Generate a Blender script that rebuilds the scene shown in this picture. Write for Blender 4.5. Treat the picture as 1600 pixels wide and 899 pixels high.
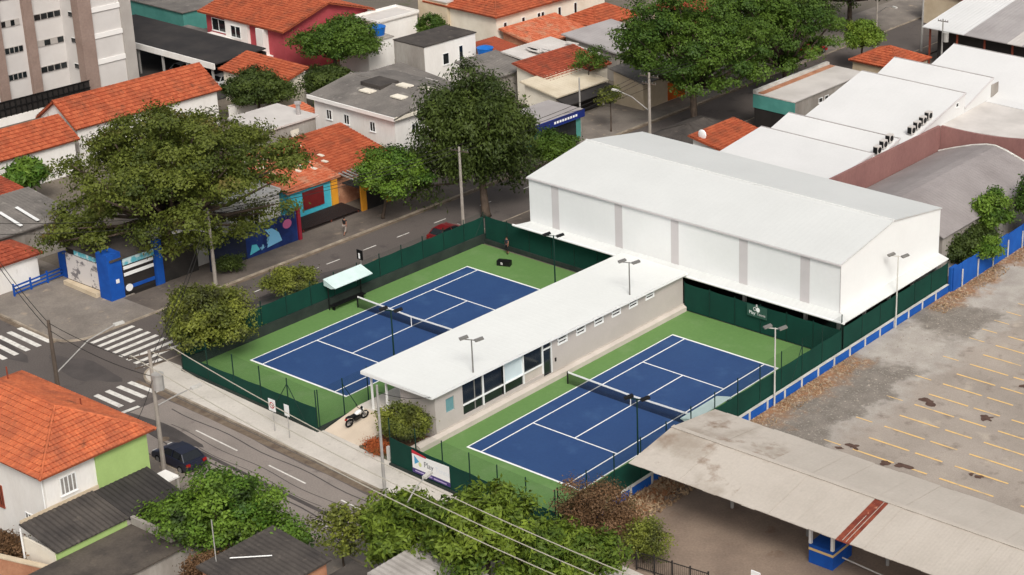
import bpy, math, random
import numpy as np
from mathutils import Vector, Matrix
for o in list(bpy.data.objects): bpy.data.objects.remove(o)
SC = bpy.context.scene
COL = SC.collection
R = math.radians
rng = np.random.default_rng(7)
random.seed(7)

# ---------------------------------------------------------------- camera
cam_d = bpy.data.cameras.new('camera')
cam = bpy.data.objects.new('camera', cam_d); COL.objects.link(cam); SC.camera = cam
CAM_POS = (85.7230, -81.8323, 64.1300)
yaw, pit, rol = -0.520597, 0.357474, 0.0460959
fwd = Vector((math.sin(yaw)*math.cos(pit), math.cos(yaw)*math.cos(pit), -math.sin(pit)))
rgt = Vector((math.cos(yaw), -math.sin(yaw), 0)); upv = rgt.cross(fwd)
r2 = rgt*math.cos(rol) + upv*math.sin(rol); u2 = r2.cross(fwd)
mw = Matrix((r2, u2, -fwd)).transposed().to_4x4(); mw.translation = CAM_POS
cam.matrix_world = mw
cam_d.sensor_fit = 'HORIZONTAL'; cam_d.sensor_width = 36.0
cam_d.lens = 36.0*2746.896/1600.0
cam_d.shift_x = (800.0-1465.95)/1600.0
cam_d.shift_y = (299.59-449.5)/1600.0
cam_d.clip_start = 1.0; cam_d.clip_end = 3000.0

# ---------------------------------------------------------------- sky and sun (bright overcast, light from the south)
SUN_EL, SUN_AZ = R(46), R(126)      # azimuth clockwise from +Y
W = bpy.data.worlds.new('World'); SC.world = W; W.use_nodes = True
nt = W.node_tree; nt.nodes.clear()
sky = nt.nodes.new('ShaderNodeTexSky'); sky.sky_type = 'NISHITA'; sky.sun_disc = False
sky.sun_elevation = SUN_EL; sky.sun_rotation = SUN_AZ; sky.air_density = 1.0; sky.dust_density = 6.0; sky.ozone_density = 1.0
hs = nt.nodes.new('ShaderNodeHueSaturation'); hs.inputs['Saturation'].default_value = 0.30
bg = nt.nodes.new('ShaderNodeBackground'); bg.inputs['Strength'].default_value = 0.11
wo = nt.nodes.new('ShaderNodeOutputWorld')
nt.links.new(sky.outputs[0], hs.inputs['Color']); nt.links.new(hs.outputs[0], bg.inputs['Color']); nt.links.new(bg.outputs[0], wo.inputs['Surface'])
sl = bpy.data.lights.new('sun', 'SUN'); sl.energy = 1.5; sl.angle = R(18); sl.color = (1.0, 0.955, 0.89)
so = bpy.data.objects.new('sun', sl); COL.objects.link(so)
sd = Vector((math.sin(SUN_AZ)*math.cos(SUN_EL), math.cos(SUN_AZ)*math.cos(SUN_EL), math.sin(SUN_EL)))
so.rotation_euler = (-sd).to_track_quat('-Z', 'Y').to_euler()
so.location = (0, 0, 120)
SC.view_settings.view_transform = 'Standard'; SC.view_settings.look = 'None'
SC.view_settings.gamma = 1.0; SC.view_settings.use_curve_mapping = False
SC.view_settings.exposure = 0.26

# ---------------------------------------------------------------- material helpers
def C(r, g, b):
    f = lambda v: (v/255/12.92) if v/255 <= 0.04045 else ((v/255+0.055)/1.055)**2.4
    return (f(r), f(g), f(b), 1.0)
MATS = {}
def mat(name, col, col2=None, scale=0.6, lo=0.35, hi=0.65, col3=None, scale3=3.0, lo3=0.55, hi3=0.7, grain=0.12, gscale=14.0,
        rough=0.85, spec=0.3, metal=0.0, bump=0.0, bscale=25.0, stretch=(1, 1, 1), detail=5.0, var=None, alpha=None, trans=0.0, emit=0.0):
    """procedural material: base colour broken by large noise (col2), patches (col3), fine grain, bump; var = (dark, light) colours picked per face"""
    if name in MATS: return MATS[name]
    m = bpy.data.materials.new(name); m.use_nodes = True; MATS[name] = m
    t = m.node_tree; N = t.nodes; L = t.links; N.clear()
    out = N.new('ShaderNodeOutputMaterial'); b = N.new('ShaderNodeBsdfPrincipled')
    b.inputs['Roughness'].default_value = rough; b.inputs['Metallic'].default_value = metal
    b.inputs['Specular IOR Level'].default_value = spec
    tc = N.new('ShaderNodeTexCoord'); mp = N.new('ShaderNodeMapping'); mp.inputs['Scale'].default_value = stretch
    L.new(tc.outputs['Object'], mp.inputs['Vector'])
    def noise(s, d=detail, off=0.0):
        n = N.new('ShaderNodeTexNoise'); n.inputs['Scale'].default_value = s; n.inputs['Detail'].default_value = d; n.inputs['Roughness'].default_value = 0.6
        L.new(mp.outputs[0], n.inputs['Vector']); return n.outputs['Fac']
    def ramp(fac, a, z):
        r = N.new('ShaderNodeMapRange'); r.clamp = True
        r.inputs['From Min'].default_value = a; r.inputs['From Max'].default_value = z; L.new(fac, r.inputs['Value']); return r.outputs[0]
    def mix(fac, a, c2, mode='MIX'):
        x = N.new('ShaderNodeMix'); x.data_type = 'RGBA'; x.blend_type = mode
        if isinstance(fac, float): x.inputs[0].default_value = fac
        else: L.new(fac, x.inputs[0])
        for s_, v in ((x.inputs[6], a), (x.inputs[7], c2)):
            if isinstance(v, tuple): s_.default_value = v
            else: L.new(v, s_)
        return x.outputs[2]
    c = col
    if var is not None:
        at = N.new('ShaderNodeAttribute'); at.attribute_name = 'var'
        c = mix(at.outputs['Fac'], var[0], var[1])
        if col2 is not None: c = mix(ramp(noise(scale), lo, hi), c, col2)
    elif col2 is not None: c = mix(ramp(noise(scale), lo, hi), col, col2)
    if col3 is not None: c = mix(ramp(noise(scale3), lo3, hi3), c, col3)
    if grain > 0:
        g = ramp(noise(gscale, 3.0), 0.25, 0.75)
        gr = N.new('ShaderNodeMapRange'); gr.inputs['To Min'].default_value = 1-grain; gr.inputs['To Max'].default_value = 1+grain*0.6
        L.new(g, gr.inputs['Value'])
        mm = N.new('ShaderNodeMix'); mm.data_type = 'RGBA'; mm.blend_type = 'MULTIPLY'; mm.inputs[0].default_value = 1.0
        if isinstance(c, tuple): mm.inputs[6].default_value = c
        else: L.new(c, mm.inputs[6])
        cc = N.new('ShaderNodeCombineColor')
        for i in range(3): L.new(gr.outputs[0], cc.inputs[i])
        L.new(cc.outputs[0], mm.inputs[7]); c = mm.outputs[2]
    if isinstance(c, tuple): b.inputs['Base Color'].default_value = c
    else: L.new(c, b.inputs['Base Color'])
    if bump > 0:
        bp = N.new('ShaderNodeBump'); bp.inputs['Strength'].default_value = 0.6; bp.inputs['Distance'].default_value = bump
        L.new(noise(bscale, 4.0), bp.inputs['Height']); L.new(bp.outputs[0], b.inputs['Normal'])
    surf = b.outputs[0]
    if trans > 0:
        tl = N.new('ShaderNodeBsdfTranslucent')
        if isinstance(c, tuple): tl.inputs['Color'].default_value = c
        else: L.new(c, tl.inputs['Color'])
        ms = N.new('ShaderNodeMixShader'); ms.inputs[0].default_value = trans
        L.new(surf, ms.inputs[1]); L.new(tl.outputs[0], ms.inputs[2]); surf = ms.outputs[0]
    if alpha is not None:
        tp = N.new('ShaderNodeBsdfTransparent'); ms = N.new('ShaderNodeMixShader'); ms.inputs[0].default_value = alpha
        L.new(tp.outputs[0], ms.inputs[1]); L.new(surf, ms.inputs[2]); surf = ms.outputs[0]
    L.new(surf, out.inputs['Surface'])
    return m

# ---------------------------------------------------------------- mesh helpers
ORG = {}
class MB:
    """collects shapes in world coordinates; build() links them as ONE mesh object"""
    def __init__(s): s.v = []; s.f = []; s.var = []
    def add(s, vs, fs, var=None):
        o = len(s.v); s.v.extend([tuple(map(float, p)) for p in vs])
        s.f.extend([tuple(i+o for i in f) for f in fs])
        s.var.extend([0.5 if var is None else var]*len(fs)); return s
    def box(s, x0, y0, z0, x1, y1, z1, var=None):
        return s.add([(x0,y0,z0),(x1,y0,z0),(x1,y1,z0),(x0,y1,z0),(x0,y0,z1),(x1,y0,z1),(x1,y1,z1),(x0,y1,z1)],
              [(0,3,2,1),(4,5,6,7),(0,1,5,4),(1,2,6,5),(2,3,7,6),(3,0,4,7)], var)
    def bar(s, a, b, w, h, var=None, up=(0,0,1)):
        """rectangular bar from a to b, width w (sideways), height h"""
        a = Vector(a); b = Vector(b); d = (b-a).normalized(); sd_ = d.cross(Vector(up))
        if sd_.length < 1e-4: sd_ = d.cross(Vector((1,0,0)))
        sd_.normalize(); u = sd_.cross(d); vs = []
        for p in (a, b):
            for i, j in ((-1,-1),(1,-1),(1,1),(-1,1)): vs.append(p+sd_*(i*w/2)+u*(j*h/2))
        return s.add(vs, [(3,2,1,0),(4,5,6,7),(0,1,5,4),(1,2,6,5),(2,3,7,6),(3,0,4,7)], var)
    def poly(s, pts, var=None): return s.add(pts, [tuple(range(len(pts)))], var)
    def prism(s, pts, z0, z1, var=None):
        """vertical prism over a counter-clockwise outline; z0/z1 numbers or per-point lists"""
        n = len(pts); a = z0 if hasattr(z0, '__len__') else [z0]*n; b = z1 if hasattr(z1, '__len__') else [z1]*n
        vs = [(p[0],p[1],a[i]) for i,p in enumerate(pts)]+[(p[0],p[1],b[i]) for i,p in enumerate(pts)]
        fs = [tuple(range(n))[::-1], tuple(range(n,2*n))]+[(i,(i+1)%n,(i+1)%n+n,i+n) for i in range(n)]
        return s.add(vs, fs, var)
    def extr(s, pts, vec, var=None):
        n = len(pts); V = Vector(vec); vs = [tuple(p) for p in pts]+[tuple(Vector(p)+V) for p in pts]
        fs = [tuple(range(n))[::-1], tuple(range(n,2*n))]+[(i,(i+1)%n,(i+1)%n+n,i+n) for i in range(n)]
        return s.add(vs, fs, var)
    def tube(s, pts, r, n=6, r1=None, var=None, cap=True):
        P = [Vector(p) for p in pts]; k = len(P); o = len(s.v); ref = None
        for i, p in enumerate(P):
            d = (P[min(i+1,k-1)]-P[max(i-1,0)]).normalized()
            if ref is None: ref = d.orthogonal().normalized()
            ref = (ref-d*ref.dot(d)); ref = ref.normalized() if ref.length > 1e-5 else d.orthogonal().normalized()
            w = d.cross(ref); rr = r[i] if hasattr(r, '__len__') else (r if r1 is None else r+(r1-r)*i/(k-1))
            for j in range(n):
                a = 2*math.pi*j/n; q = p+(ref*math.cos(a)+w*math.sin(a))*rr; s.v.append(tuple(q))
        c0 = len(s.f)
        for i in range(k-1):
            for j in range(n): s.f.append((o+i*n+j, o+i*n+(j+1)%n, o+(i+1)*n+(j+1)%n, o+(i+1)*n+j))
        if cap: s.f.append(tuple(o+j for j in range(n))[::-1]); s.f.append(tuple(o+(k-1)*n+j for j in range(n)))
        s.var.extend([0.5 if var is None else var]*(len(s.f)-c0)); return s
    def ball(s, c, rx, ry=None, rz=None, nu=10, nv=6, var=None):
        ry = rx if ry is None else ry; rz = rx if rz is None else rz; vs = [(c[0],c[1],c[2]-rz)]
        for i in range(1, nv):
            t = -math.pi/2+math.pi*i/nv
            for j in range(nu):
                a = 2*math.pi*j/nu; vs.append((c[0]+rx*math.cos(t)*math.cos(a), c[1]+ry*math.cos(t)*math.sin(a), c[2]+rz*math.sin(t)))
        vs.append((c[0],c[1],c[2]+rz)); fs = []; T = len(vs)-1
        for j in range(nu): fs.append((0,1+(j+1)%nu,1+j)); fs.append((T,1+(nv-2)*nu+j,1+(nv-2)*nu+(j+1)%nu))
        for i in range(nv-2):
            for j in range(nu): fs.append((1+i*nu+j,1+i*nu+(j+1)%nu,1+(i+1)*nu+(j+1)%nu,1+(i+1)*nu+j))
        return s.add(vs, fs, var)
    def build(s, name, m, parent=None, smooth=False, hasvar=False):
        me = bpy.data.meshes.new(name); org = ORG.get(parent.name, (0,0,0)) if parent else (0,0,0)
        v = np.array(s.v, dtype=np.float64).reshape(-1,3)
        if parent is None and len(v):
            lo, hi = v.min(0), v.max(0); org = (float((lo[0]+hi[0])/2), float((lo[1]+hi[1])/2), float(lo[2]))
        v = v-np.array(org)
        me.from_pydata([tuple(p) for p in v], [], s.f)
        if hasvar:
            at = me.attributes.new('var', 'FLOAT', 'FACE'); at.data.foreach_set('value', np.array(s.var, dtype=np.float32))
        if m is not None: me.materials.append(m)
        if smooth: me.polygons.foreach_set('use_smooth', [True]*len(me.polygons))
        me.update()
        ob = bpy.data.objects.new(name, me); COL.objects.link(ob)
        if parent: ob.parent = parent; ORG[ob.name] = org
        else: ob.location = org; ORG[ob.name] = org
        return ob
def tag(o, label=None, cat=None, group=None, kind=None):
    if label: o['label'] = label
    if cat: o['category'] = cat
    if group: o['group'] = group
    if kind: o['kind'] = kind
    return o
def thing(name, label, cat, loc, group=None):
    o = bpy.data.objects.new(name, None); COL.objects.link(o); o.location = loc; o.empty_display_size = 0.3
    ORG[o.name] = tuple(loc); return tag(o, label, cat, group)
def copy_tree(o, loc=None, rz=None, parent=None):
    c = o.copy(); COL.objects.link(c); c.parent = parent
    for ch in [k for k in bpy.data.objects if k.parent == o]: copy_tree(ch, parent=c)
    if loc is not None: c.location = loc; ORG[c.name] = tuple(loc)
    if rz is not None: c.rotation_euler = (0,0,rz)
    return c
def struct(name, mb, m, parent=None, label=None):
    o = mb.build(name, m, parent)
    if parent is None: tag(o, label, None, None, 'structure')
    return o
def text(body, name, m, parent, loc, size, xdir, updir, extrude=0.004, space=1.0):
    """flat lettering: xdir reading direction, updir letter height"""
    cu = bpy.data.curves.new(name, 'FONT'); cu.body = body; cu.size = size; cu.extrude = extrude; cu.space_character = space
    cu.materials.append(m); ob = bpy.data.objects.new(name, cu); COL.objects.link(ob)
    x = Vector(xdir).normalized(); y = Vector(updir); y = (y-x*y.dot(x)).normalized(); z = x.cross(y)
    bpy.context.view_layer.update(); me = bpy.data.meshes.new_from_object(ob); bpy.data.objects.remove(ob)
    ob = bpy.data.objects.new(name, me); COL.objects.link(ob)
    mm = Matrix((x, y, z)).transposed().to_4x4(); mm.translation = Vector(loc)-Vector(ORG[parent.name]); ob.parent = parent; ob.matrix_local = mm
    return ob

def slope(mb, A, B, Cc, D, kind='tile', p=0.26, row=0.40, amp=None, thick=0.10, seed=0):
    """a roof slope: A,B eave left/right, Cc,D ridge right/left (seen from outside). Curved tiles in stepped courses or corrugated sheet."""
    A, B, Cc, D = [np.array(q, float) for q in (A, B, Cc, D)]
    U = B-A; LU = np.linalg.norm(U); U = U/LU
    Vv = (D-A)-U*np.dot(D-A, U); 
    if np.linalg.norm(Vv) < 1e-6: Vv = (Cc-A)-U*np.dot(Cc-A, U)
    LV = np.linalg.norm(Vv); Vv = Vv/LV; Nn = np.cross(U, Vv)
    if Nn[2] < 0: Nn = -Nn
    ul = np.dot(D-A, U); ur = np.dot(Cc-A, U)
    amp = (0.055 if kind == 'tile' else 0.03) if amp is None else amp
    st = 0.08 if kind == 'tile' else 0.0
    nrow = max(1, int(round(LV/row))) if kind == 'tile' else 1
    k = 4; ncol = max(2, int(round((max(LU, ur)-min(0, ul))/p))); u0 = min(0, ul)
    us = u0+np.arange(ncol*k+1)*(max(LU, ur)-u0)/(ncol*k)
    prof = amp*(0.5+0.5*np.cos(2*np.pi*np.arange(ncol*k+1)/k))
    if kind == 'seam': prof = np.where(np.arange(ncol*k+1) % k == 0, amp, 0.0)
    if kind == 'tile': prof = prof*0.6
    rr = np.random.default_rng(seed+int(abs(A[0]*13+A[1]*7)))
    tv = rr.random((nrow, ncol)) if kind == 'tile' else np.repeat(rr.random((1, ncol//6+1)), 6, 1)[:, :ncol]
    vs = []; fs = []; va = []
    for i in range(nrow):
        for e in (0, 1):
            v = (i+e)*LV/nrow; t = v/LV; l = ul*t; r_ = LU+(ur-LU)*t
            uc = np.clip(us, l, r_); h = prof+st*(1-e)+0.01
            vs.extend([tuple(A+U*uu+Vv*v+Nn*hh) for uu, hh in zip(uc, h)])
        o = len(vs)-2*len(us); n = len(us)
        tm = (i+0.5)/nrow; l = ul*tm; r_ = LU+(ur-LU)*tm
        for j in range(n-1):
            if us[j+1] <= l or us[j] >= r_: continue
            fs.append((o+j, o+j+1, o+n+j+1, o+n+j)); va.append(float(tv[i, min(j//k, ncol-1)]))
            if i > 0 and st > 0: fs.append((o-n+j, o-n+j+1, o+j+1, o+j)); va.append(float(tv[i, min(j//k, ncol-1)]))
    off = len(mb.v); mb.v.extend(vs); mb.f.extend([tuple(q+off for q in f) for f in fs]); mb.var.extend(va)
    q = [A, B, Cc, D]
    if np.linalg.norm(Cc-D) < 1e-3: q = [A, B, Cc]
    mb.extr([tuple(w+Nn*-0.005) for w in q], tuple(Nn*-thick), 0.3)
    return Nn
def ridge_cap(parent, pts, m, r=0.14):
    mb = MB()
    for a, b in zip(pts[:-1], pts[1:]):
        a, b = Vector(a), Vector(b); n = max(1, int((b-a).length/0.42))
        for i in range(n):
            p, q = a.lerp(b, i/n), a.lerp(b, min(1, (i+1.12)/n)); mb.tube([p, q], r, 6, r*0.86, var=random.random())
    return mb.build('ridge_cap', m, parent, hasvar=True)

# ================================================================ MATERIALS
m_asphalt = mat('asphalt', C(92,85,81), C(106,98,93), 0.10, 0.35, 0.7, C(76,70,68), 0.45, 0.58, 0.72, 0.22, 9, bump=0.01)
m_asph_light = mat('worn_asphalt', C(150,140,132), C(134,125,118), 0.2, 0.35, 0.7, C(112,104,98), 0.6, 0.62, 0.76, 0.18, 9)
m_asph_patch = mat('asphalt_patch', C(74,69,67), C(88,82,79), 0.6, grain=0.2)
m_paint = mat('road_paint', C(226,222,214), C(176,170,162), 2.2, 0.45, 0.75, grain=0.12)
m_yellow = mat('yellow_paint', C(234,194,124), C(190,168,138), 1.1, 0.5, 0.66, grain=0.15)
m_ground = mat('ground_soil', C(122,112,100), C(98,92,84), 0.08, 0.3, 0.7, C(86,90,62), 0.25, 0.6, 0.7, 0.25, 5)
m_walk_new = mat('new_concrete', C(208,201,191), C(186,179,169), 0.35, 0.35, 0.75, C(158,151,142), 0.9, 0.62, 0.78, 0.10, 8)
m_walk_old = mat('old_concrete', C(146,137,127), C(114,106,99), 0.3, 0.3, 0.7, C(178,160,138), 0.7, 0.6, 0.75, 0.2, 8)
m_walk_dark = mat('stained_shade_paving', C(120,110,101), C(92,84,78), 0.25, 0.3, 0.65, C(150,134,116), 0.6, 0.6, 0.75, 0.2, 8)  # dark stained paving, with tree shade also put into the colour
m_kerb = mat('kerb_stone', C(176,163,146), C(132,120,106), 0.8, grain=0.2)
m_gutter = mat('gutter', C(98,84,72), C(130,115,98), 1.2, grain=0.2)
m_green = mat('green_acrylic', C(94,130,71), C(102,137,78), 0.15, 0.3, 0.7, C(114,142,92), 0.35, 0.54, 0.8, 0.09, 4, rough=0.75)
m_blue = mat('blue_acrylic', C(40,68,114), C(46,75,120), 0.25, 0.3, 0.7, C(58,88,130), 0.35, 0.54, 0.78, grain=0.09, gscale=5, rough=0.7)
m_line = mat('court_line_paint', C(238,238,236), grain=0.04)
m_white = mat('white_sheet', C(212,213,210), C(206,207,204), 0.12, grain=0.03, gscale=4, rough=0.55)
m_whitewall = mat('white_panel', C(234,235,233), C(230,231,229), 0.3, grain=0.02, gscale=3, rough=0.5, spec=0.4)
m_strip = mat('grey_translucent_strip', C(205,200,199), C(198,193,192), 0.4, grain=0.03, rough=0.5)
m_gutterwhite = mat('white_metal', C(232,232,230), grain=0.03, rough=0.45)
m_greywall = mat('grey_render', C(188,179,173), C(180,171,165), 0.4, grain=0.05, gscale=9)
m_plinth = mat('plinth_render', C(198,188,178), C(184,174,164), 0.5, grain=0.06)
m_glass = mat('dark_glass', C(22,26,28), C(34,40,42), 0.5, grain=0.0, rough=0.12, spec=0.6)
m_glass2 = mat('teal_glass', C(120,160,162), C(100,142,146), 0.8, grain=0.0, rough=0.2, spec=0.5)
m_frost = mat('frosted_glass', C(206,218,220), C(196,208,211), 0.6, grain=0.02, rough=0.35, spec=0.5)
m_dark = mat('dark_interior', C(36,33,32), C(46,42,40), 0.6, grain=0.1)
m_screen = mat('green_windscreen', C(6,62,50), C(4,54,44), 0.5, grain=0.06, gscale=5, rough=0.9)
m_fpost = mat('green_post', C(12,46,38), grain=0.05, rough=0.6)
m_netting = mat('chain_link', C(16,48,40), grain=0.0, alpha=0.16)
m_tnet = mat('tennis_netting', C(10,12,18), grain=0.0, alpha=0.55)
m_lowwall = mat('fence_footing_dark', C(52,60,54), C(38,46,42), 0.6, grain=0.15)
m_bluewall = mat('blue_wall_paint', C(26,92,178), C(20,78,158), 0.5, 0.3, 0.7, C(60,116,186), 1.2, 0.65, 0.8, 0.08, 6)
m_cap = mat('pale_coping', C(208,206,200), C(184,180,172), 0.9, grain=0.08)
m_galv = mat('galvanised', C(168,165,160), C(150,147,143), 1.0, grain=0.05, rough=0.5)
m_lamp = mat('lamp_housing', C(120,118,114), grain=0.05, rough=0.5)
m_black = mat('black_plastic', C(18,18,19), grain=0.1, rough=0.5)
m_pole = mat('concrete_pole', C(166,158,148), C(142,134,125), 0.9, grain=0.1)
m_woodpole = mat('dark_pole', C(98,86,76), C(80,70,62), 0.9, grain=0.15)
m_cable = mat('cable_black', C(40,38,36), grain=0.0)
m_cablep = mat('cable_pale', C(170,164,150), grain=0.0)
m_awning = mat('pale_aqua_roof', C(206,224,220), C(190,210,206), 0.7, grain=0.04)

# ================================================================ GROUND, STREETS
KS = -0.051
def yN(x): return -8.06+KS*x            # north kerb of the south street
def yS(x): return yN(x)-6.7             # its south kerb
def fy(x): return -5.15-0.05*x          # street fence of the club
XE, XW = -29.0, -37.5                   # kerbs of the side street
struct('ground', MB().poly([(-700,-700,-0.06),(700,-700,-0.06),(700,700,-0.06),(-700,700,-0.06)]), m_ground)
def arc(cx, cy, r, a0, a1, n=8): return [(cx+r*math.cos(R(a0+(a1-a0)*i/n)), cy+r*math.sin(R(a0+(a1-a0)*i/n))) for i in range(n+1)]
RC = 2.2
mb = MB()
mb.poly([(-150,yS(-150),0),(90,yS(90),0),(90,yN(90),0),(-150,yN(-150),0)])
mb.poly([(XW,yN(XW),0),(XE,yN(XE),0),(XE,170,0),(XW,170,0)])
mb.poly([(XW,-140,0),(XE,-140,0),(XE,yS(XE),0),(XW,yS(XW),0)])
arcNE = arc(XE+RC, yN(XE)+RC, RC, 180, 270)
arcNW = arc(XW-RC, yN(XW)+RC, RC, 270, 360)
mb.poly([(XE,yN(XE),0)]+[(x,y,0) for x,y in arcNE[::-1]])
mb.poly([(XW,yN(XW),0)]+[(x,y,0) for x,y in arcNW[::-1]])
road = struct('road', mb, m_asphalt)
def sidewalk(pts, m, z=0.13, name='pavement'): return struct(name, MB().prism(pts, -0.05, z), m)
sidewalk(arcNE+[(60,yN(60)),(60,fy(60)+0.35),(-26.9,fy(-26.9)+0.35),(XE,fy(-26.9)+0.35)], m_walk_new)
sidewalk([(XE,fy(-26.9)+0.352),(-26.95,fy(-26.9)+0.352),(-26.95,160),(XE,160)], m_walk_dark)
sidewalk([(-150,yN(-150)),]+arcNW+[(XW,2),(-42.0,2),(-42.0,3.2),(-51,3.0),(-150,1)], m_walk_old)
sidewalk([(-41.9,2.003),(XW,2.003),(XW,56),(-41.9,56)], m_walk_dark)
sidewalk([(-45.6,56.003),(XW,56.003),(XW,160),(-45.6,160)], m_walk_old)
sidewalk([(XE,yS(XE)-2.3),(60,yS(60)-2.3),(60,yS(60)),(XE,yS(XE))], m_walk_old)
sidewalk([(-150,yS(-150)-2.3),(XW,yS(XW)-2.3),(XW,yS(XW)),(-150,yS(-150))], m_walk_old)
def kerb(pts, w=0.16, h=0.15):
    mb = MB()
    for a, b in zip(pts[:-1], pts[1:]): mb.bar((a[0],a[1],h/2-0.02), (b[0],b[1],h/2-0.02), w, h+0.04)
    return struct('kerb', mb, m_kerb)
kerb([(XE,150)]+arcNE+[(60,yN(60))]); kerb([(-150,yN(-150))]+arcNW+[(XW,150)])
kerb([(XE,yS(XE)),(60,yS(60))]); kerb([(-150,yS(-150)),(XW,yS(XW))])
def strip(name, x0, x1, off0, off1, m, z):
    return struct(name, MB().poly([(x0,yN(x0)+off0,z),(x1,yN(x1)+off0,z),(x1,yN(x1)+off1,z),(x0,yN(x0)+off1,z)]), m)
strip('gutter', -28, 58, -0.62, -0.1, m_gutter, 0.004); strip('gutter', -120, -39, -0.6, -0.1, m_gutter, 0.004)
struct('gutter', MB().poly([(XW+0.1,4,0.004),(XW+0.5,4,0.004),(XW+0.5,90,0.004),(XW+0.1,90,0.004)]), m_gutter)
# worn repair patches in the asphalt
def blob(cx, cy, rx, ry, z, n=22, j=0.25, seed=0):
    r_ = random.Random(seed); out = []; k = [r_.uniform(1-j, 1+j) for _ in range(n)]
    k = [(k[i-1]+2*k[i]+k[(i+1) % n])/4 for i in range(n)]
    return [(cx+rx*k[i]*math.cos(2*math.pi*i/n), cy+ry*k[i]*math.sin(2*math.pi*i/n), z) for i in range(n)]
for i, (x, y, rx, ry) in enumerate([(-20,-10.8,4,0.7),(-33,-8,4,1.2),(-32.5,12,0.9,5),(-30.6,24,0.7,6),(-42,-9.5,5,1.0)]):
    struct('asphalt_patch', MB().poly(blob(x,y,rx,ry,0.006,seed=i,j=0.35)), m_asph_patch)
struct('asphalt_patch', MB().poly([(-26,yN(-26)-4.2,0.0062),(30,yN(30)-4.3,0.0062),(30,yN(30)-3.95,0.0062),(-26,yN(-26)-3.9,0.0062)]), m_asph_patch)
_r = random.Random(77); _x = np.linspace(-24.0, 58, 40)
struct('worn_asphalt', MB().poly([(x,yN(x)-6.45+_r.uniform(-0.15,0.15),0.003) for x in _x]+[(x,yN(x)-0.7+_r.uniform(-0.12,0.12),0.003) for x in _x[::-1]]), m_asph_light)
# crossings and lane lines: one painted bar each
def mark(name, x0, y0, x1, y1, w, label=None):
    mb = MB(); d = Vector((x1-x0, y1-y0, 0)).normalized(); n_ = Vector((-d.y, d.x, 0))*w/2
    mb.poly([(x0-n_.x,y0-n_.y,0.010),(x1-n_.x,y1-n_.y,0.010),(x1+n_.x,y1+n_.y,0.010),(x0+n_.x,y0+n_.y,0.010)])
    return mb.build(name, m_paint, road)
for k in range(8): mark('crossing_stripe', -36.6+k*0.98, -4.75-0.06*k, -36.75+k*1.0, -0.8+(0 if k < 7 else -2.6), 0.42)
for k in range(7): mark('crossing_stripe', -43.7+0.05*k, -6.35-k*0.93, -39.35, -6.5-k*0.97, 0.42)
for k in range(6): mark('crossing_stripe', -28.3-0.05*k, -7.35-k*0.93, -25.15-0.05*k, -7.3-k*0.97, 0.42)
for x0, x1 in ((-17.8,-12.9),(-9.4,-5.3),(-1.6,2.6),(6.4,10.6),(14.5,18.7)): mark('lane_line', x0, yN(x0)-2.3, x1, yN(x1)-2.35, 0.12)
for x0, x1 in ((-8.2,-5.6),(-1.0,3.0)): mark('lane_line', x0, yN(x0)-5.1, x1, yN(x1)-5.1, 0.1)
for y0 in (6.2,9.4,14.8,17.2,21.4,25.4,30,36,42,48): mark('lane_line', -34.5+0.02*(y0-10), y0, -34.47+0.02*(y0-10), y0+1.5, 0.12)
for k in range(5):
    _o = (-1.35,-2.9,-4.7,-5.7,-3.7)[k]; _w = (0.10,0.07,0.12,0.08,0.06)[k]; _a, _b = ((-22,30),(-20,10),(-24,24),(-10,30),(-18,-2))[k]
    _p = [(x, yN(x)+_o+0.12*math.sin(x*0.7+k*2)) for x in np.linspace(_a,_b,40)]
    struct('thin_dark_strip', MB().poly([(x,y-_w/2,0.0085) for x, y in _p]+[(x,y+_w/2,0.0085) for x, y in _p[::-1]]), m_asph_patch)  # thin dark wavy strips along the street
for x, y in ((-18.5,-11.6),(-33.0,3.0),(3.0,-10.6),(-31.6,20.5)):
    mh = tag(MB().tube([(x,y,0.004),(x,y,0.016)],0.36,16).build('manhole_cover', m_gutter), {-18.5:'round iron manhole cover near the parked dark car',-33.0:'round iron manhole cover beside the zebra crossing',3.0:'round iron manhole cover before the banner fence',-31.6:'round iron manhole cover on the side street'}[x], 'manhole cover', 'manhole covers')
mark('stop_line', -24.3, yN(-24)-2.6, -24.6, yN(-24)-6.2, 0.35)

# ================================================================ TENNIS COURTS
CL, CW = 23.77, 10.97
def court(ox, oy, apron, label):
    root = thing('tennis_court', label, 'tennis court', (ox, oy, 0))
    MB().prism(apron, -0.05, 0.03).build('green_surround', m_green, root)
    z = 0.036; MB().poly([(ox,oy,z),(ox+CW,oy,z),(ox+CW,oy+CL,z),(ox,oy+CL,z)]).build('blue_playing_surface', m_blue, root)
    z = 0.042
    def ln(x0, y0, x1, y1): MB().poly([(ox+x0,oy+y0,z),(ox+x1,oy+y0,z),(ox+x1,oy+y1,z),(ox+x0,oy+y1,z)]).build('court_line', m_line, root)
    w = 0.11; e = 0.003
    ln(0,-0.06,CW,w); ln(0,CL-w,CW,CL+0.06)
    for x in (0, 1.37-w/2, 9.6-w/2, CW-w): ln(x, w+e, x+w, CL-w-e)
    a, b = 1.37+w/2+e, 9.6-w/2-e
    ln(a,5.485-w/2,b,5.485+w/2); ln(a,18.285-w/2,b,18.285+w/2); ln(5.485-w/2,5.485+w/2+e,5.485+w/2,18.285-w/2-e)
    return root
AX, AY = -24.02, 0.44
court(AX, AY, [(-26.7,fy(-26.7)+0.4),(-10.2,fy(-10.2)+0.4),(-10.2,28.9),(-26.7,28.9)], 'blue tennis court beside the side street with the dark green fence')
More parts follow.
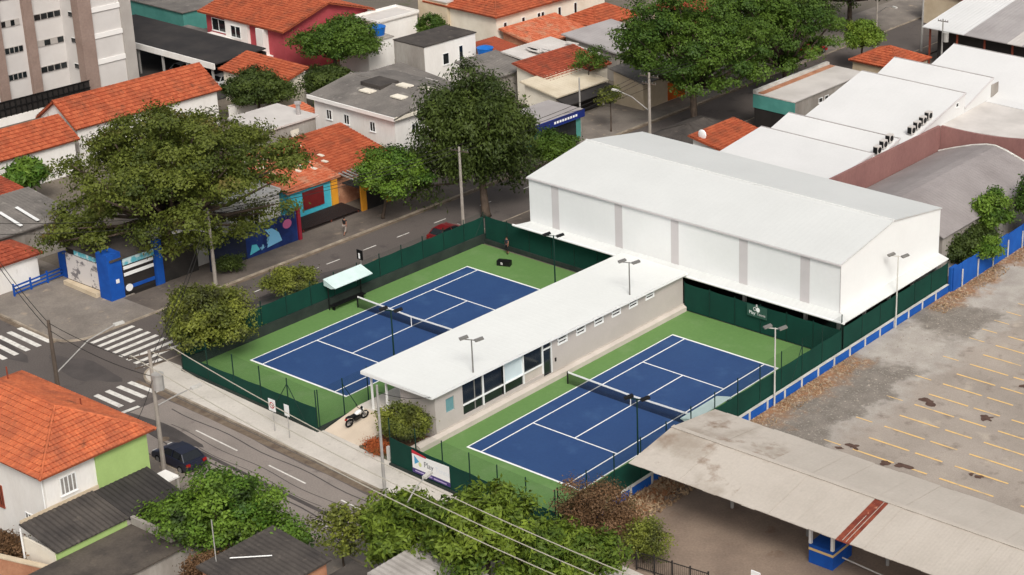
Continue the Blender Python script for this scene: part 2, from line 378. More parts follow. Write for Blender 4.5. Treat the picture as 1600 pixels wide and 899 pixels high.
court(0.0, 0.0, [(-2.33,fy(-2.3)+0.4),(14.0,fy(14)+0.4),(14.0,28.25),(-2.33,28.25)], 'blue tennis court between the grey clubhouse and the blue boundary wall')
def net(ox, oy, label):
    yc = oy+11.885; root = thing('tennis_net', label, 'tennis net', (ox+CW/2, yc, 0.03), 'tennis nets')
    for x in (-0.914, CW+0.914):
        MB().tube([(ox+x,yc,0.02),(ox+x,yc,1.10)], 0.06, 8).build('net_post', m_black, root)
    xs = np.linspace(-0.86, CW+0.86, 17); zt = [0.914+(1.05-0.914)*abs(x-CW/2)/(CW/2+0.914) for x in xs]
    mb = MB()
    for i in range(16): mb.poly([(ox+xs[i],yc,0.06),(ox+xs[i+1],yc,0.06),(ox+xs[i+1],yc,zt[i+1]-0.06),(ox+xs[i],yc,zt[i]-0.06)])
    mb.build('netting', m_tnet, root)
    mb = MB()
    for i in range(16): mb.bar((ox+xs[i],yc,zt[i]),(ox+xs[i+1],yc,zt[i+1]),0.05,0.13)
    mb.build('headband', m_line, root)
    MB().box(ox+CW/2-0.03,yc-0.03,0.04,ox+CW/2+0.03,yc+0.03,0.85).build('centre_strap', m_line, root)
net(AX, AY, 'tennis net on the court beside the side street')
net(0, 0, 'tennis net on the court beside the blue boundary wall')

# ================================================================ FENCES
def fence(label, p0, p1, n, zb, zs, zt, name='court_fence', braces=(), footing=None, rail=True, scr=None):
    """posts every bay, an opaque windscreen panel per bay from zb to zs, see-through netting above to zt. zb/zs: (start, end)"""
    p0 = Vector((*p0,0)); p1 = Vector((*p1,0)); root = thing(name, label, 'fence', tuple((p0+p1)/2))
    d = (p1-p0).normalized(); nn = Vector((-d.y,d.x,0))
    lerp = lambda a, t: a[0]+(a[1]-a[0])*t
    for i in range(n+1):
        q = p0.lerp(p1, i/n); MB().tube([(q.x,q.y,-0.02),(q.x,q.y,zt)], 0.045, 7).build('post', m_fpost, root)
    for i in range(n):
        t0, t1 = i/n, (i+1)/n; a = p0.lerp(p1,t0)+d*0.05; b = p0.lerp(p1,t1)-d*0.05; m5 = 5; mb = MB()
        for k in range(m5):      # the cloth hangs a little slack between the posts
            u0, u1 = k/m5, (k+1)/m5; s0, s1 = -0.05*math.sin(math.pi*u0), -0.05*math.sin(math.pi*u1)
            A = a.lerp(b,u0); B = a.lerp(b,u1); o = nn*0.02
            f0, f1 = t0+(t1-t0)*u0, t0+(t1-t0)*u1
            mb.extr([(A.x,A.y,lerp(zb,f0)),(B.x,B.y,lerp(zb,f1)),(B.x,B.y,lerp(zs,f1)+s1),(A.x,A.y,lerp(zs,f0)+s0)], tuple(o))
        mb.build('windscreen_panel', scr or m_screen, root)
        if zt > lerp(zs,(t0+t1)/2)+0.2:
            MB().poly([(a.x,a.y,lerp(zs,t0)+0.01),(b.x,b.y,lerp(zs,t1)+0.01),(b.x,b.y,zt-0.03),(a.x,a.y,zt-0.03)]).build('netting', m_netting, root)
    for i, sgn in braces:
        q = p0.lerp(p1, i/n); e = q+d*sgn*(p1-p0).length/n*0.62; MB().tube([(q.x,q.y,zt*0.86),(e.x,e.y,0.25)], 0.03, 6).build('brace', m_fpost, root)
    if footing:
        fm, fw, fz = footing; a = p0-d*0.1; b = p1+d*0.1
        MB().bar((a.x,a.y,fz/2-0.02),(b.x,b.y,fz/2-0.02),fw,fz).build('footing', fm, root)
    return root
fence('dark green street fence in front of the court by the zebra crossings', (-26.5,fy(-26.5)), (-10.35,fy(-10.35)), 5, (0.1,0.1), (1.5,2.05), 3.5, braces=((4,-1),(4,1)), footing=(m_lowwall,0.3,0.3))
fence('dark green street fence carrying the white banner', (-2.3,fy(-2.3)), (14.0,fy(14)), 6, (0.1,0.1), (2.35,2.2), 3.9, braces=((6,-1),), footing=(m_lowwall,0.3,0.3))
fence('long dark green fence above a dark footing along the side street', (-26.85,fy(-26.8)+0.3), (-26.85,29.3), 13, (0.92,0.92), (2.65,2.65), 3.1, footing=(m_lowwall,0.25,0.92), braces=((13,-1),))
fence('dark green fence between the court and the far corner of the white hall', (-26.6,29.3), (-10.2,29.2), 6, (0.5,0.1), (2.75,2.75), 2.9, footing=(m_lowwall,0.2,0.45))
fence('dark green fence with the small club sign below the white hall eave', (-2.3,28.35), (13.9,28.35), 6, (0.05,0.05), (2.55,2.55), 2.7)
fence('dark green fence standing on the blue boundary wall', (14.05,fy(14)+0.2), (14.05,28.3), 12, (0.72,0.72), (2.6,2.6), 4.0, braces=((0,1),(10,-1)))
fence('dark green fence under the skirt roof along the hall end wall', (14.05,28.6), (14.05,45.5), 6, (0.72,0.72), (2.75,2.75), 2.8)
fence('short green fence closing the court behind the motorcycle', (-10.3,fy(-10.3)+0.15), (-10.3,0.2), 2, (0.1,0.7), (0.12,0.72), 3.5, braces=((1,1),), footing=(m_lowwall,0.25,0.42))
# blue boundary wall in panels with white posts and a pale coping
bw = thing('boundary_wall', 'low blue boundary wall with pale coping between the court and the car park', 'wall', (14.35,20,0))
ys = np.linspace(-5.6, 45.4, 23)
for i in range(22):
    MB().box(14.2,ys[i]+0.1,-0.03,14.34,ys[i+1]-0.1,0.70+0.02*math.sin(i*3.1)).build('panel', m_bluewall, bw)
    MB().box(14.18,ys[i]-0.1,-0.03,14.38,ys[i]+0.1,0.715).build('pier', m_cap, bw)
    MB().box(14.16,ys[i]-0.09,0.74,14.40,ys[i+1]-0.11,0.80).build('coping', m_cap, bw)
bt = thing('sheet_fence', 'tall blue sheet fence beyond the white hall beside the bushes', 'fence', (14.8,53,0))
yv = np.linspace(45.7, 66, 15)
for i in range(14):
    MB().box(14.55+0.03*(i%2),yv[i]+0.01,-0.03,14.62+0.03*(i%2),yv[i+1]-0.01,2.35+0.06*math.sin(i*2.3)).build('blue_sheet', m_bluewall, bt)
    if i % 2: MB().box(14.68,yv[i]-0.05,-0.03,14.78,yv[i]+0.05,1.75).build('post', m_cap, bt)
MB().box(14.2,45.5,-0.03,14.5,46.6,2.3).build('end_panel', m_bluewall, bt)

# ================================================================ WHITE HALL
HX0, HX1, HY0, HY1, HZ0, HZ1, HYR, HZR = -21.0, 13.1, 29.4, 45.4, 3.45, 7.85, 37.35, 9.2
hall = thing('sports_hall', 'large white sheet metal sports hall with grey strips along its wall', 'sports hall', ((HX0+HX1)/2,(HY0+HY1)/2,0))
st = [(-18.3,-17.45),(-10.9,-10.05),(-4.6,-3.75),(2.76,3.66),(9.08,10.05)]
edges = [HX0]; 
for a, b in st: edges += [a, b]
edges.append(HX1)
def ribbed(mb, p0, p1, z0, z1a, z1b, nrm, pitch=0.6, amp=0.003, depth=0.1):
    """vertical sheet wall from p0 to p1 with fine ribs; top may slope z1a -> z1b"""
    p0 = np.array(p0,float); p1 = np.array(p1,float); L_ = np.linalg.norm(p1-p0); n = max(2, int(L_/pitch)*2); nv = np.array(nrm,float)
    o = len(mb.v)
    for i in range(n+1):
        t = i/n; q = p0+(p1-p0)*t+nv*(amp if (i//1)%2 else 0.0); zt = z1a+(z1b-z1a)*t
        mb.v += [(q[0],q[1],z0),(q[0],q[1],zt)]
    for i in range(n): mb.f.append((o+2*i,o+2*i+2,o+2*i+3,o+2*i+1)); mb.var.append(0.5)
    return mb
for i in range(len(edges)-1):
    a, b = edges[i], edges[i+1]
    if i % 2 == 0: ribbed(MB(), (a,HY0), (b,HY0), HZ0-0.1, HZ1, HZ1, (0,-1)).build('wall_panel', m_whitewall, hall)
    else: MB().box(a,HY0-0.01,HZ0-0.1,b,HY0+0.05,HZ1).build('grey_strip', m_strip, hall)
ne = 6; ye = np.linspace(HY0, HY1, ne*2+1)
zr = lambda y: HZ1+(HZR-HZ1)*(1-abs(y-HYR)/(HYR-HY0 if y < HYR else HY1-HYR))
ye = sorted(set(list(ye)+[HYR]))
for a, b in zip(ye[:-1], ye[1:]): ribbed(MB(), (HX1,a), (HX1,b), HZ0-0.1, zr(a), zr(b), (1,0)).build('end_wall_panel', m_whitewall, hall)
for a, b in zip(ye[:-1], ye[1:]): ribbed(MB(), (HX0,b), (HX0,a), HZ0-0.1, zr(b), zr(a), (-1,0)).build('end_wall_panel', m_whitewall, hall)
ribbed(MB(), (HX1,HY1), (HX0,HY1), 0, HZ1, HZ1, (0,1)).build('back_wall', m_whitewall, hall)
xr = np.linspace(HX0-0.12, HX1+0.12, 32)
for i in range(31):
    for (ya, za, yb, zb_) in ((HY0-0.12,HZ1-0.02,HYR,HZR),(HY1+0.12,HZ1-0.02,HYR,HZR)):
        A, B = (xr[i],ya,za+0.03), (xr[i+1]-0.004,ya,za+0.03); Cc, D = (xr[i+1]-0.004,yb,zb_+0.03), (xr[i],yb,zb_+0.03)
        mb = MB()
        if ya < yb: slope(mb, A, B, Cc, D, 'seam', 0.55, amp=0.005, thick=0.05)
        else: slope(mb, B, A, D, Cc, 'seam', 0.55, amp=0.005, thick=0.05)
        mb.build('roof_sheet', m_white, hall)
MB().tube([(HX0-0.1,HYR,HZR+0.05),(HX1+0.1,HYR,HZR+0.05)], 0.10, 8).build('ridge_flashing', m_white, hall)
MB().box(HX0-0.12,HY0-0.2,HZ1-0.14,HX1+0.12,HY0-0.03,HZ1-0.02).build('eave_gutter', m_strip, hall)
for y0, y1 in ((HY0,HYR),(HYR,HY1)):
    MB().bar((HX1+0.06,y0-0.1,zr(y0)-0.02),(HX1+0.06,y1,zr(y1)-0.02),0.06,0.10).build('verge_trim', m_strip, hall)
MB().box(HX1-0.02,HY0-0.035,HZ0,HX1+0.035,HY0+0.02,HZ1-0.1).build('corner_trim', m_strip, hall)
# the lean-to skirt roof round the foot of the walls
xs_ = np.linspace(HX0-1.1, HX1+1.1, 13)
for i in range(12):
    mb = MB(); slope(mb, (xs_[i],HY0-1.0,3.2), (xs_[i+1]-0.01,HY0-1.0,3.2), (min(xs_[i+1]-0.01,HX1+0.0 if i==11 else 99),HY0,HZ0+0.05), (max(xs_[i],HX0 if i==0 else -99),HY0,HZ0+0.05), 'seam', 0.5, amp=0.014, thick=0.06)
    mb.build('skirt_sheet', m_white, hall)
ys_ = np.linspace(HY0-1.0, HY1, 7)
for i in range(6):
    mb = MB(); slope(mb, (HX1+1.1,ys_[i]+0.01,3.2), (HX1+1.1,ys_[i+1],3.2), (HX1,ys_[i+1],HZ0+0.05), (HX1,max(ys_[i],HY0)+0.01,HZ0+0.05), 'seam', 0.5, amp=0.014, thick=0.06)
    mb.build('skirt_sheet', m_white, hall)
mb = MB(); mb.tube([(HX0-1.2,HY0-1.05,3.2),(HX1+1.15,HY0-1.05,3.2)], 0.11, 8); mb.build('skirt_gutter', m_gutterwhite, hall)
for x in [HX0+0.2]+[(a+b)/2 for a, b in st]+[HX1-0.2]: MB().box(x-0.12,HY0+0.05,0,x+0.12,HY0+0.35,HZ1).build('column', m_galv, hall)
for y in (33.5,37.4,41.3,45.1): MB().box(HX1-0.3,y-0.12,0,HX1-0.06,y+0.12,HZ1-0.2).build('column', m_galv, hall)
MB().box(HX0+0.1,HY0+0.1,-0.04,HX1-0.1,HY1-0.1,0.035).build('hall_floor', m_dark, hall)
for y0, y1 in ((29.6,37.4),(37.5,45.2)): MB().box(HX0-0.03,y0,0,HX0+0.03,y1,HZ0-0.12).build('lower_side_screen', m_screen, hall)

# ================================================================ CLUBHOUSE
club = thing('clubhouse', 'long grey clubhouse with white roof between the two courts', 'clubhouse', (-5.6,13,0))
EX = -2.37
mb = MB()
# east wall with real openings: window, glazed front, door, six vents
Z0 = 0.05
def zroof(x, y): return 4.02-0.012*(y+1.25)+0.025*(x+9.25)/7
def wall_with_holes(x, y0, y1, z0, z1, holes, th=0.18):
    mb = MB(); yb = sorted(set([y0,y1]+[h[0] for h in holes]+[h[1] for h in holes]))
    for a, b in zip(yb[:-1], yb[1:]):
        hs = sorted([(h[2],h[3]) for h in holes if h[0] <= a+1e-6 and h[1] >= b-1e-6]); z = z0
        for lo, hi in hs:
            if lo > z+1e-4: mb.box(x-th,a,z,x,b,lo)
            z = hi
        mb.prism([(x-th,a),(x,a),(x,b),(x-th,b)], z, [z1(a),z1(a),z1(b),z1(b)])
    return mb
vents = [12.5+2.15*k for k in range(6)]
holes = [(0.45,1.3,1.85,3.0),(2.15,6.4,0.95,3.72),(6.55,8.55,0.95,3.72),(8.62,10.7,0.95,3.76),(10.8,11.75,0.62,3.78)]+[(v,v+1.0,2.78,3.42) for v in vents]
wall_with_holes(EX,-0.6,28.2,Z0,lambda y: zroof(EX,y)-0.13,holes).build('east_wall', m_greywall, club)
MB().box(-5.9,-0.6,0.05,EX-0.185,-0.42,3.9).build('south_wall', m_greywall, club)
MB().box(-5.9,-0.415,0.05,-5.72,4.6,3.86).build('porch_side_wall', m_greywall, club)
MB().box(-8.9,4.61,0.05,-5.73,4.79,3.86).build('porch_back_wall', m_greywall, club)
MB().prism([(-9.05,4.8),(-8.87,4.8),(-8.87,28.2),(-9.05,28.2)],0.05,[3.8,3.8,3.5,3.5]).build('west_wall', m_greywall, club)
MB().box(-9.0,28.02,0.05,EX-0.2,28.18,3.5).build('north_wall', m_greywall, club)
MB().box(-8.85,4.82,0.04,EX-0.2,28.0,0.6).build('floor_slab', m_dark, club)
MB().box(-10.1,-1.0,-0.03,-5.92,4.6,0.80).build('porch_floor', m_walk_new, club)
# dark rooms behind the glass
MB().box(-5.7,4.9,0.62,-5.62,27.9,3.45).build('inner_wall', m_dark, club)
MB().prism([(-2.36,-2.6),(-1.98,-2.6),(-1.98,28.2),(-2.36,28.2)],-0.03,[0.62,0.42,0.42,0.62]).build('plinth', m_plinth, club)
MB().box(-2.36,-0.6,0.60,-2.30,28.2,0.68).build('plinth_edge', m_plinth, club)
def pane(y0,y1,z0,z1,m,name='glass_pane',x=EX-0.1): return MB().box(x-0.02,y0,z0,x,y1,z1).build(name, m, club)
pane(0.45,1.3,1.85,3.0,m_glass2); 
for y0,y1 in ((2.15,4.25),(4.3,6.4)):
    pane(y0,y1,1.82,3.72,m_glass); pane(y0,y1,0.95,1.74,m_glass)
pane(6.55,8.55,1.82,3.72,m_frost); pane(6.55,8.55,0.95,1.74,m_glass)
pane(8.62,10.7,1.82,3.76,m_glass); pane(8.62,10.7,0.95,1.74,m_plinth)
pane(10.8,11.75,0.62,2.9,m_glass,'door'); pane(10.8,11.75,2.98,3.78,m_glass)
mb = MB()
for y in (4.27,6.45,8.58,10.74): mb.box(EX-0.14,y-0.05,0.95,EX+0.02,y+0.05,3.74)
mb.box(EX-0.14,2.15,1.74,EX+0.03,10.7,1.82); mb.box(EX-0.14,10.8,2.9,EX+0.02,11.75,2.97); mb.box(EX-0.14,11.71,0.62,EX+0.02,11.77,3.78)
mb.build('window_frame', m_gutterwhite, club)
for v in vents:
    vv = MB().box(EX-0.1,v,2.78,EX-0.05,v+1.0,3.42).build('vent', m_dark, club)
    for k in range(3): MB().box(EX-0.045,v-0.06,2.73+0.3*k,EX+0.06,v+1.06,2.85+0.3*k).build('louvre', m_line, vv)
    MB().box(EX-0.045,v-0.06,2.86,EX+0.05,v+0.04,3.32).box(EX-0.045,v+0.96,2.86,EX+0.05,v+1.06,3.32).build('vent_frame', m_line, vv)
MB().box(EX-0.01,12.05,1.5,EX+0.06,12.2,1.8).build('wall_box', m_dark, club)
for x, y in ((-8.75,-0.75),(-7.2,-0.75),(-8.75,2.0)): MB().box(x-0.06,y-0.06,0.8,x+0.06,y+0.06,3.86).build('porch_column', m_gutterwhite, club)
# roof: low white sheets with a fascia
rx0, rx1, ry0, ry1 = -9.25, -1.95, -1.25, 28.3
yy = np.linspace(ry0, ry1, 28)
for i in range(27):
    a, b = yy[i], yy[i+1]-0.003; mb = MB()
    slope(mb, (rx1,a,zroof(rx1,a)-0.03), (rx1,b,zroof(rx1,b)-0.03), (rx0,b,zroof(rx0,b)+0.03), (rx0,a,zroof(rx0,a)+0.03), 'seam', 0.55, amp=0.004, thick=0.08)
    mb.build('roof_sheet', mat('white_club_roof', C(226,227,223), C(221,222,218), 0.2, grain=0.03, gscale=4, rough=0.55), club)
mb = MB()
mb.bar((rx1+0.02,ry0,zroof(rx1,ry0)-0.13),(rx1+0.02,ry1,zroof(rx1,ry1)-0.13),0.03,0.18)
mb.bar((rx0,ry0-0.02,zroof(rx0,ry0)-0.12),(rx1,ry0-0.02,zroof(rx1,ry0)-0.12),0.03,0.22)
mb.bar((rx0-0.02,ry0,zroof(rx0,ry0)-0.13),(rx0-0.02,ry1,zroof(rx0,ry1)-0.13),0.03,0.18)
mb.build('fascia', m_gutterwhite, club)
for k in range(3): MB().tube([(EX+0.02,25.2+k*0.9,3.5),(EX+0.3,25.2+k*0.9,3.42)],0.05,6).build('spotlight', m_gutterwhite, club)
# ramp up to the porch, planter with its low walls
struct('ramp', MB().prism([(-10.1,fy(-10)+0.36),(-6.1,fy(-6)+0.36),(-6.1,-1.0),(-10.1,-1.0)],-0.03,[0.14,0.14,0.79,0.79]), mat('ramp_concrete', C(214,198,178), C(200,184,164), 0.5, grain=0.08))
pl = thing('planter', 'low garden bed with pale edging beside the clubhouse entrance', 'planter', (-4.2,-2.8,0))
MB().prism([(-6.0,fy(-6)+0.4),(-2.45,fy(-2.5)+0.4),(-2.45,-0.65),(-6.0,-0.95)],-0.03,0.22).build('soil', mat('planter_soil', C(96,70,52), C(120,84,58), 1.2, grain=0.3), pl)
MB().bar((-6.05,fy(-6)+0.3,0.12),(-2.5,fy(-2.5)+0.3,0.12),0.14,0.34).build('edging', mat('mossy_edge', C(74,84,58), C(104,100,82), 1.5, grain=0.2), pl)
MB().box(-2.62,fy(-2.5)+0.45,-0.02,-2.44,-1.2,0.55).build('low_wall', m_plinth, pl)
MB().box(-3.02,fy(-2.5)+0.22,-0.02,-2.72,fy(-2.5)+0.44,1.25).build('gate_pier', m_cap, pl)

# ================================================================ BUILDING HELPERS
def tile_mat(name, a, b, dirt, lo=0.5, hi=0.75, s=0.5): return mat(name, a, dirt, s, lo, hi, C(104,66,50), 0.9, 0.60, 0.80, var=(a, b), grain=0.2, gscale=6, rough=0.85)
m_tile = tile_mat('clay_tile', C(160,76,48), C(184,98,64), C(126,70,50))
m_tile_fg = tile_mat('clay_tile_bright', C(182,94,60), C(202,112,72), C(152,84,60), 0.45, 0.75)
m_tile_old = tile_mat('clay_tile_old', C(142,66,46), C(172,86,60), C(108,64,50))
m_tile_pale = tile_mat('clay_tile_pale', C(186,96,62), C(210,126,92), C(190,146,118), 0.5, 0.7, 0.8)
m_fibre = mat('fibre_cement', C(126,120,114), C(96,92,88), 0.4, 0.35, 0.7, C(150,144,136), 1.1, 0.6, 0.75, 0.15, 6)
m_fibre_dark = mat('fibre_cement_dark', C(82,76,71), C(58,54,52), 0.5, 0.35, 0.7, C(104,96,88), 1.4, 0.6, 0.75, 0.18, 6)
m_zinc = mat('grey_sheet', C(170,164,162), C(152,146,144), 0.25, 0.35, 0.7, grain=0.06, gscale=5, rough=0.6)
m_zinc_light = mat('pale_sheet', C(208,202,196), C(190,184,178), 0.3, grain=0.06, rough=0.6)
m_bitumen = mat('black_roof', C(46,44,44), C(62,58,56), 0.3, grain=0.15)
m_render_w = mat('white_render', C(236,233,228), C(222,217,210), 0.35, 0.4, 0.75, C(180,172,162), 1.0, 0.66, 0.8, 0.05, 7, stretch=(1,1,0.35))
m_render_c = mat('cream_render', C(234,226,210), C(218,208,190), 0.4, grain=0.06)
m_render_g = mat('grey_render_old', C(172,166,158), C(136,128,120), 0.4, 0.35, 0.7, C(112,102,94), 1.0, 0.6, 0.78, 0.12, 6, stretch=(1,1,0.3))
m_render_red = mat('red_render', C(178,78,84), C(164,66,72), 0.5, grain=0.06)
m_beige = mat('beige_render', C(206,190,164), C(190,172,146), 0.5, grain=0.08)
m_turq = mat('turquoise_paint', C(74,178,196), C(60,164,186), 0.7, grain=0.05)
m_darkred = mat('dark_red_paint', C(112,28,28), C(92,22,24), 0.7, grain=0.08)
m_orange = mat('orange_paint', C(228,158,48), C(214,142,40), 0.7, grain=0.06)
m_lime = mat('lime_green_paint', C(164,190,118), C(152,178,108), 0.5, 0.4, 0.75, C(110,136,90), 1.4, 0.68, 0.8, 0.05, 7)
m_brownwall = mat('brown_render', C(146,106,100), C(132,94,90), 0.35, grain=0.12, gscale=5, stretch=(1,1,0.4))
m_tower = mat('tower_render', C(206,202,198), C(196,191,187), 0.3, grain=0.03)
m_towerw = mat('tower_white', C(232,229,225), grain=0.03)
m_towerbrown = mat('tower_brown', C(150,130,120), C(138,118,108), 0.4, grain=0.12, gscale=4)
m_towergrey = mat('tower_grey', C(176,170,164), C(164,158,152), 0.4, grain=0.08)
m_shopblue = mat('shop_blue', C(20,84,172), C(16,70,150), 0.7, grain=0.06)
m_navy = mat('navy_paint', C(28,46,124), C(22,38,104), 0.7, grain=0.05)
m_teal = mat('teal_sheet', C(86,150,140), C(72,134,126), 0.5, grain=0.06)
m_tank = mat('blue_tank', C(30,110,196), C(24,96,176), 0.6, grain=0.04, rough=0.4)
m_rust = mat('rust', C(150,74,52), C(116,56,42), 0.9, grain=0.2)
m_brick = mat('rough_brick', C(186,136,106), C(160,108,82), 0.8, 0.35, 0.65, C(206,176,140), 1.3, 0.6, 0.75, 0.15, 6)
m_white_tooth = mat('white_tooth_roof', C(216,215,213), C(210,209,207), 0.15, grain=0.03, gscale=4, rough=0.6)
def window(parent, face, a0, a1, z0, z1, pl, mf=None, mp=None, bars=1, depth=0.05):
    """a framed window on an east ('E', x = pl) or south ('S', y = pl) wall; frame is the part, pane its sub-part"""
    mf = mf or m_gutterwhite; mp = mp or m_glass; t = 0.07; mb = MB(); ps = MB()
    segs = [(a0,a1,z0,z0+t),(a0,a1,z1-t,z1),(a0,a0+t,z0+t,z1-t),(a1-t,a1,z0+t,z1-t)]
    for k in range(1, bars+1):
        c = a0+(a1-a0)*k/(bars+1); segs.append((c-0.03,c+0.03,z0+t,z1-t))
    for p, q, r_, s_ in segs:
        if face == 'E': mb.box(pl-0.02,p,r_,pl+depth,q,s_)
        else: mb.box(p,pl-depth,r_,q,pl+0.02,s_)
    if face == 'E': mb.box(pl-0.02,a0-0.05,z0-0.06,pl+depth+0.06,a1+0.05,z0-0.003); ps.box(pl-0.02,a0+t,z0+t,pl+0.012,a1-t,z1-t)
    else: mb.box(a0-0.05,pl-depth-0.06,z0-0.06,a1+0.05,pl+0.02,z0-0.003); ps.box(a0+t,pl-0.012,z0+t,a1-t,pl+0.02,z1-t)
    w = mb.build('window', mf, parent); ps.build('pane', mp, w); return w
def door(parent, face, a0, a1, z0, z1, pl, m):
    mb = MB()
    if face == 'E': mb.box(pl-0.02,a0,z0,pl+0.05,a1,z1)
    else: mb.box(a0,pl-0.05,z0,a1,pl+0.02,z1)
    return mb.build('door', m, parent)
def house(name, label, cat, x0, y0, x1, y1, z, wall, roof, zr, rm, over=0.4, kind='tile', p=0.30, row=0.44, parapet=0.0, group=None, cap=True, th=0.12):
    """walls with gables + roof. roof: gy/gx (ridge along y/x), hx/hy (hip), flat, and me/mw/ms/mn (one slope falling east/west/south/north)"""
    root = thing(name, label, cat, ((x0+x1)/2,(y0+y1)/2,0), group)
    xm, ym = (x0+x1)/2, (y0+y1)/2; o = over; mb = MB(); k = (zr-z)
    if roof == 'gy':
        mb.extr([(x0,y0,-0.05),(x1,y0,-0.05),(x1,y0,z),(xm,y0,zr-0.03),(x0,y0,z)], (0,y1-y0,0))
    elif roof == 'gx':
        mb.extr([(x0,y0,-0.05),(x0,y0,z),(x0,ym,zr-0.03),(x0,y1,z),(x0,y1,-0.05)], (x1-x0,0,0))
    elif roof == 'me': mb.prism([(x0,y0),(x1,y0),(x1,y1),(x0,y1)],-0.05,[zr,z,z,zr])
    elif roof == 'mw': mb.prism([(x0,y0),(x1,y0),(x1,y1),(x0,y1)],-0.05,[z,zr,zr,z])
    elif roof == 'ms': mb.prism([(x0,y0),(x1,y0),(x1,y1),(x0,y1)],-0.05,[z,z,zr,zr])
    elif roof == 'mn': mb.prism([(x0,y0),(x1,y0),(x1,y1),(x0,y1)],-0.05,[zr,zr,z,z])
    else: mb.box(x0,y0,-0.05,x1,y1,z)
    mb.build('wall', wall, root)
    def S(A,B,Cc,D): mb = MB(); slope(mb,A,B,Cc,D,kind,p,row,thick=th); o_ = mb.build('roof', rm, root, hasvar=True); o_['kind'] = 'stuff'; return o_
    e = z+0.16
    if roof == 'gy':
        d = k/(xm-x0)*o; r_ = zr+0.16
        S((x1+o,y0-o,e-d),(x1+o,y1+o,e-d),(xm,y1+o,r_),(xm,y0-o,r_)); S((x0-o,y1+o,e-d),(x0-o,y0-o,e-d),(xm,y0-o,r_),(xm,y1+o,r_))
        if cap: ridge_cap(root, [(xm,y0-o,r_),(xm,y1+o,r_)], rm)
    elif roof == 'gx':
        d = k/(ym-y0)*o; r_ = zr+0.16
        S((x0-o,y0-o,e-d),(x1+o,y0-o,e-d),(x1+o,ym,r_),(x0-o,ym,r_)); S((x1+o,y1+o,e-d),(x0-o,y1+o,e-d),(x0-o,ym,r_),(x1+o,ym,r_))
        if cap: ridge_cap(root, [(x0-o,ym,r_),(x1+o,ym,r_)], rm)
    elif roof in ('hx','hy'):
        X0,X1,Y0,Y1 = x0-o,x1+o,y0-o,y1+o; r_ = zr+0.16
        if roof == 'hx':
            h = (Y1-Y0)/2; a, b = (X0+min(h,(X1-X0)/2-0.01),ym,r_), (X1-min(h,(X1-X0)/2-0.01),ym,r_)
            S((X0,Y0,e),(X1,Y0,e),b,a); S((X1,Y1,e),(X0,Y1,e),a,b); S((X1,Y0,e),(X1,Y1,e),b,b); S((X0,Y1,e),(X0,Y0,e),a,a)
            if cap:
                ridge_cap(root,[a,b],rm)
                for q, t in (((X1,Y0,e),b),((X1,Y1,e),b),((X0,Y0,e),a),((X0,Y1,e),a)): ridge_cap(root,[q,t],rm,0.11)
        else:
            h = (X1-X0)/2; a, b = (xm,Y0+min(h,(Y1-Y0)/2-0.01),r_), (xm,Y1-min(h,(Y1-Y0)/2-0.01),r_)
            S((X1,Y0,e),(X1,Y1,e),b,a); S((X0,Y1,e),(X0,Y0,e),a,b); S((X0,Y0,e),(X1,Y0,e),a,a); S((X1,Y1,e),(X0,Y1,e),b,b)
            if cap:
                ridge_cap(root,[a,b],rm)
                for q, t in (((X1,Y0,e),a),((X1,Y1,e),b),((X0,Y0,e),a),((X0,Y1,e),b)): ridge_cap(root,[q,t],rm,0.11)
    elif roof in ('me','mw','ms','mn'):
        d = k/((x1-x0) if roof[1] in 'ew' else (y1-y0))*o
        L_, H_ = e-d, zr+0.16+d
        if roof == 'me': S((x1+o,y0-o,L_),(x1+o,y1+o,L_),(x0-o,y1+o,H_),(x0-o,y0-o,H_))
        if roof == 'mw': S((x0-o,y1+o,L_),(x0-o,y0-o,L_),(x1+o,y0-o,H_),(x1+o,y1+o,H_))
        if roof == 'ms': S((x0-o,y0-o,L_),(x1+o,y0-o,L_),(x1+o,y1+o,H_),(x0-o,y1+o,H_))
        if roof == 'mn': S((x1+o,y1+o,L_),(x0-o,y1+o,L_),(x0-o,y0-o,H_),(x1+o,y0-o,H_))
    else:
        MB().box(x0-o,y0-o,z+0.003,x1+o,y1+o,z+th).build('roof', rm, root)
        if parapet > 0:
            mb = MB(); w = 0.15; a, b = z+th+0.003, z+th+parapet
            mb.box(x0-o,y0-o,a,x1+o,y0-o+w,b); mb.box(x0-o,y1+o-w,a,x1+o,y1+o,b); mb.box(x0-o,y0-o+w,a,x0-o+w,y1+o-w,b); mb.box(x1+o-w,y0-o+w,a,x1+o,y1+o-w,b)
            mb.build('parapet', wall, root)
    return root

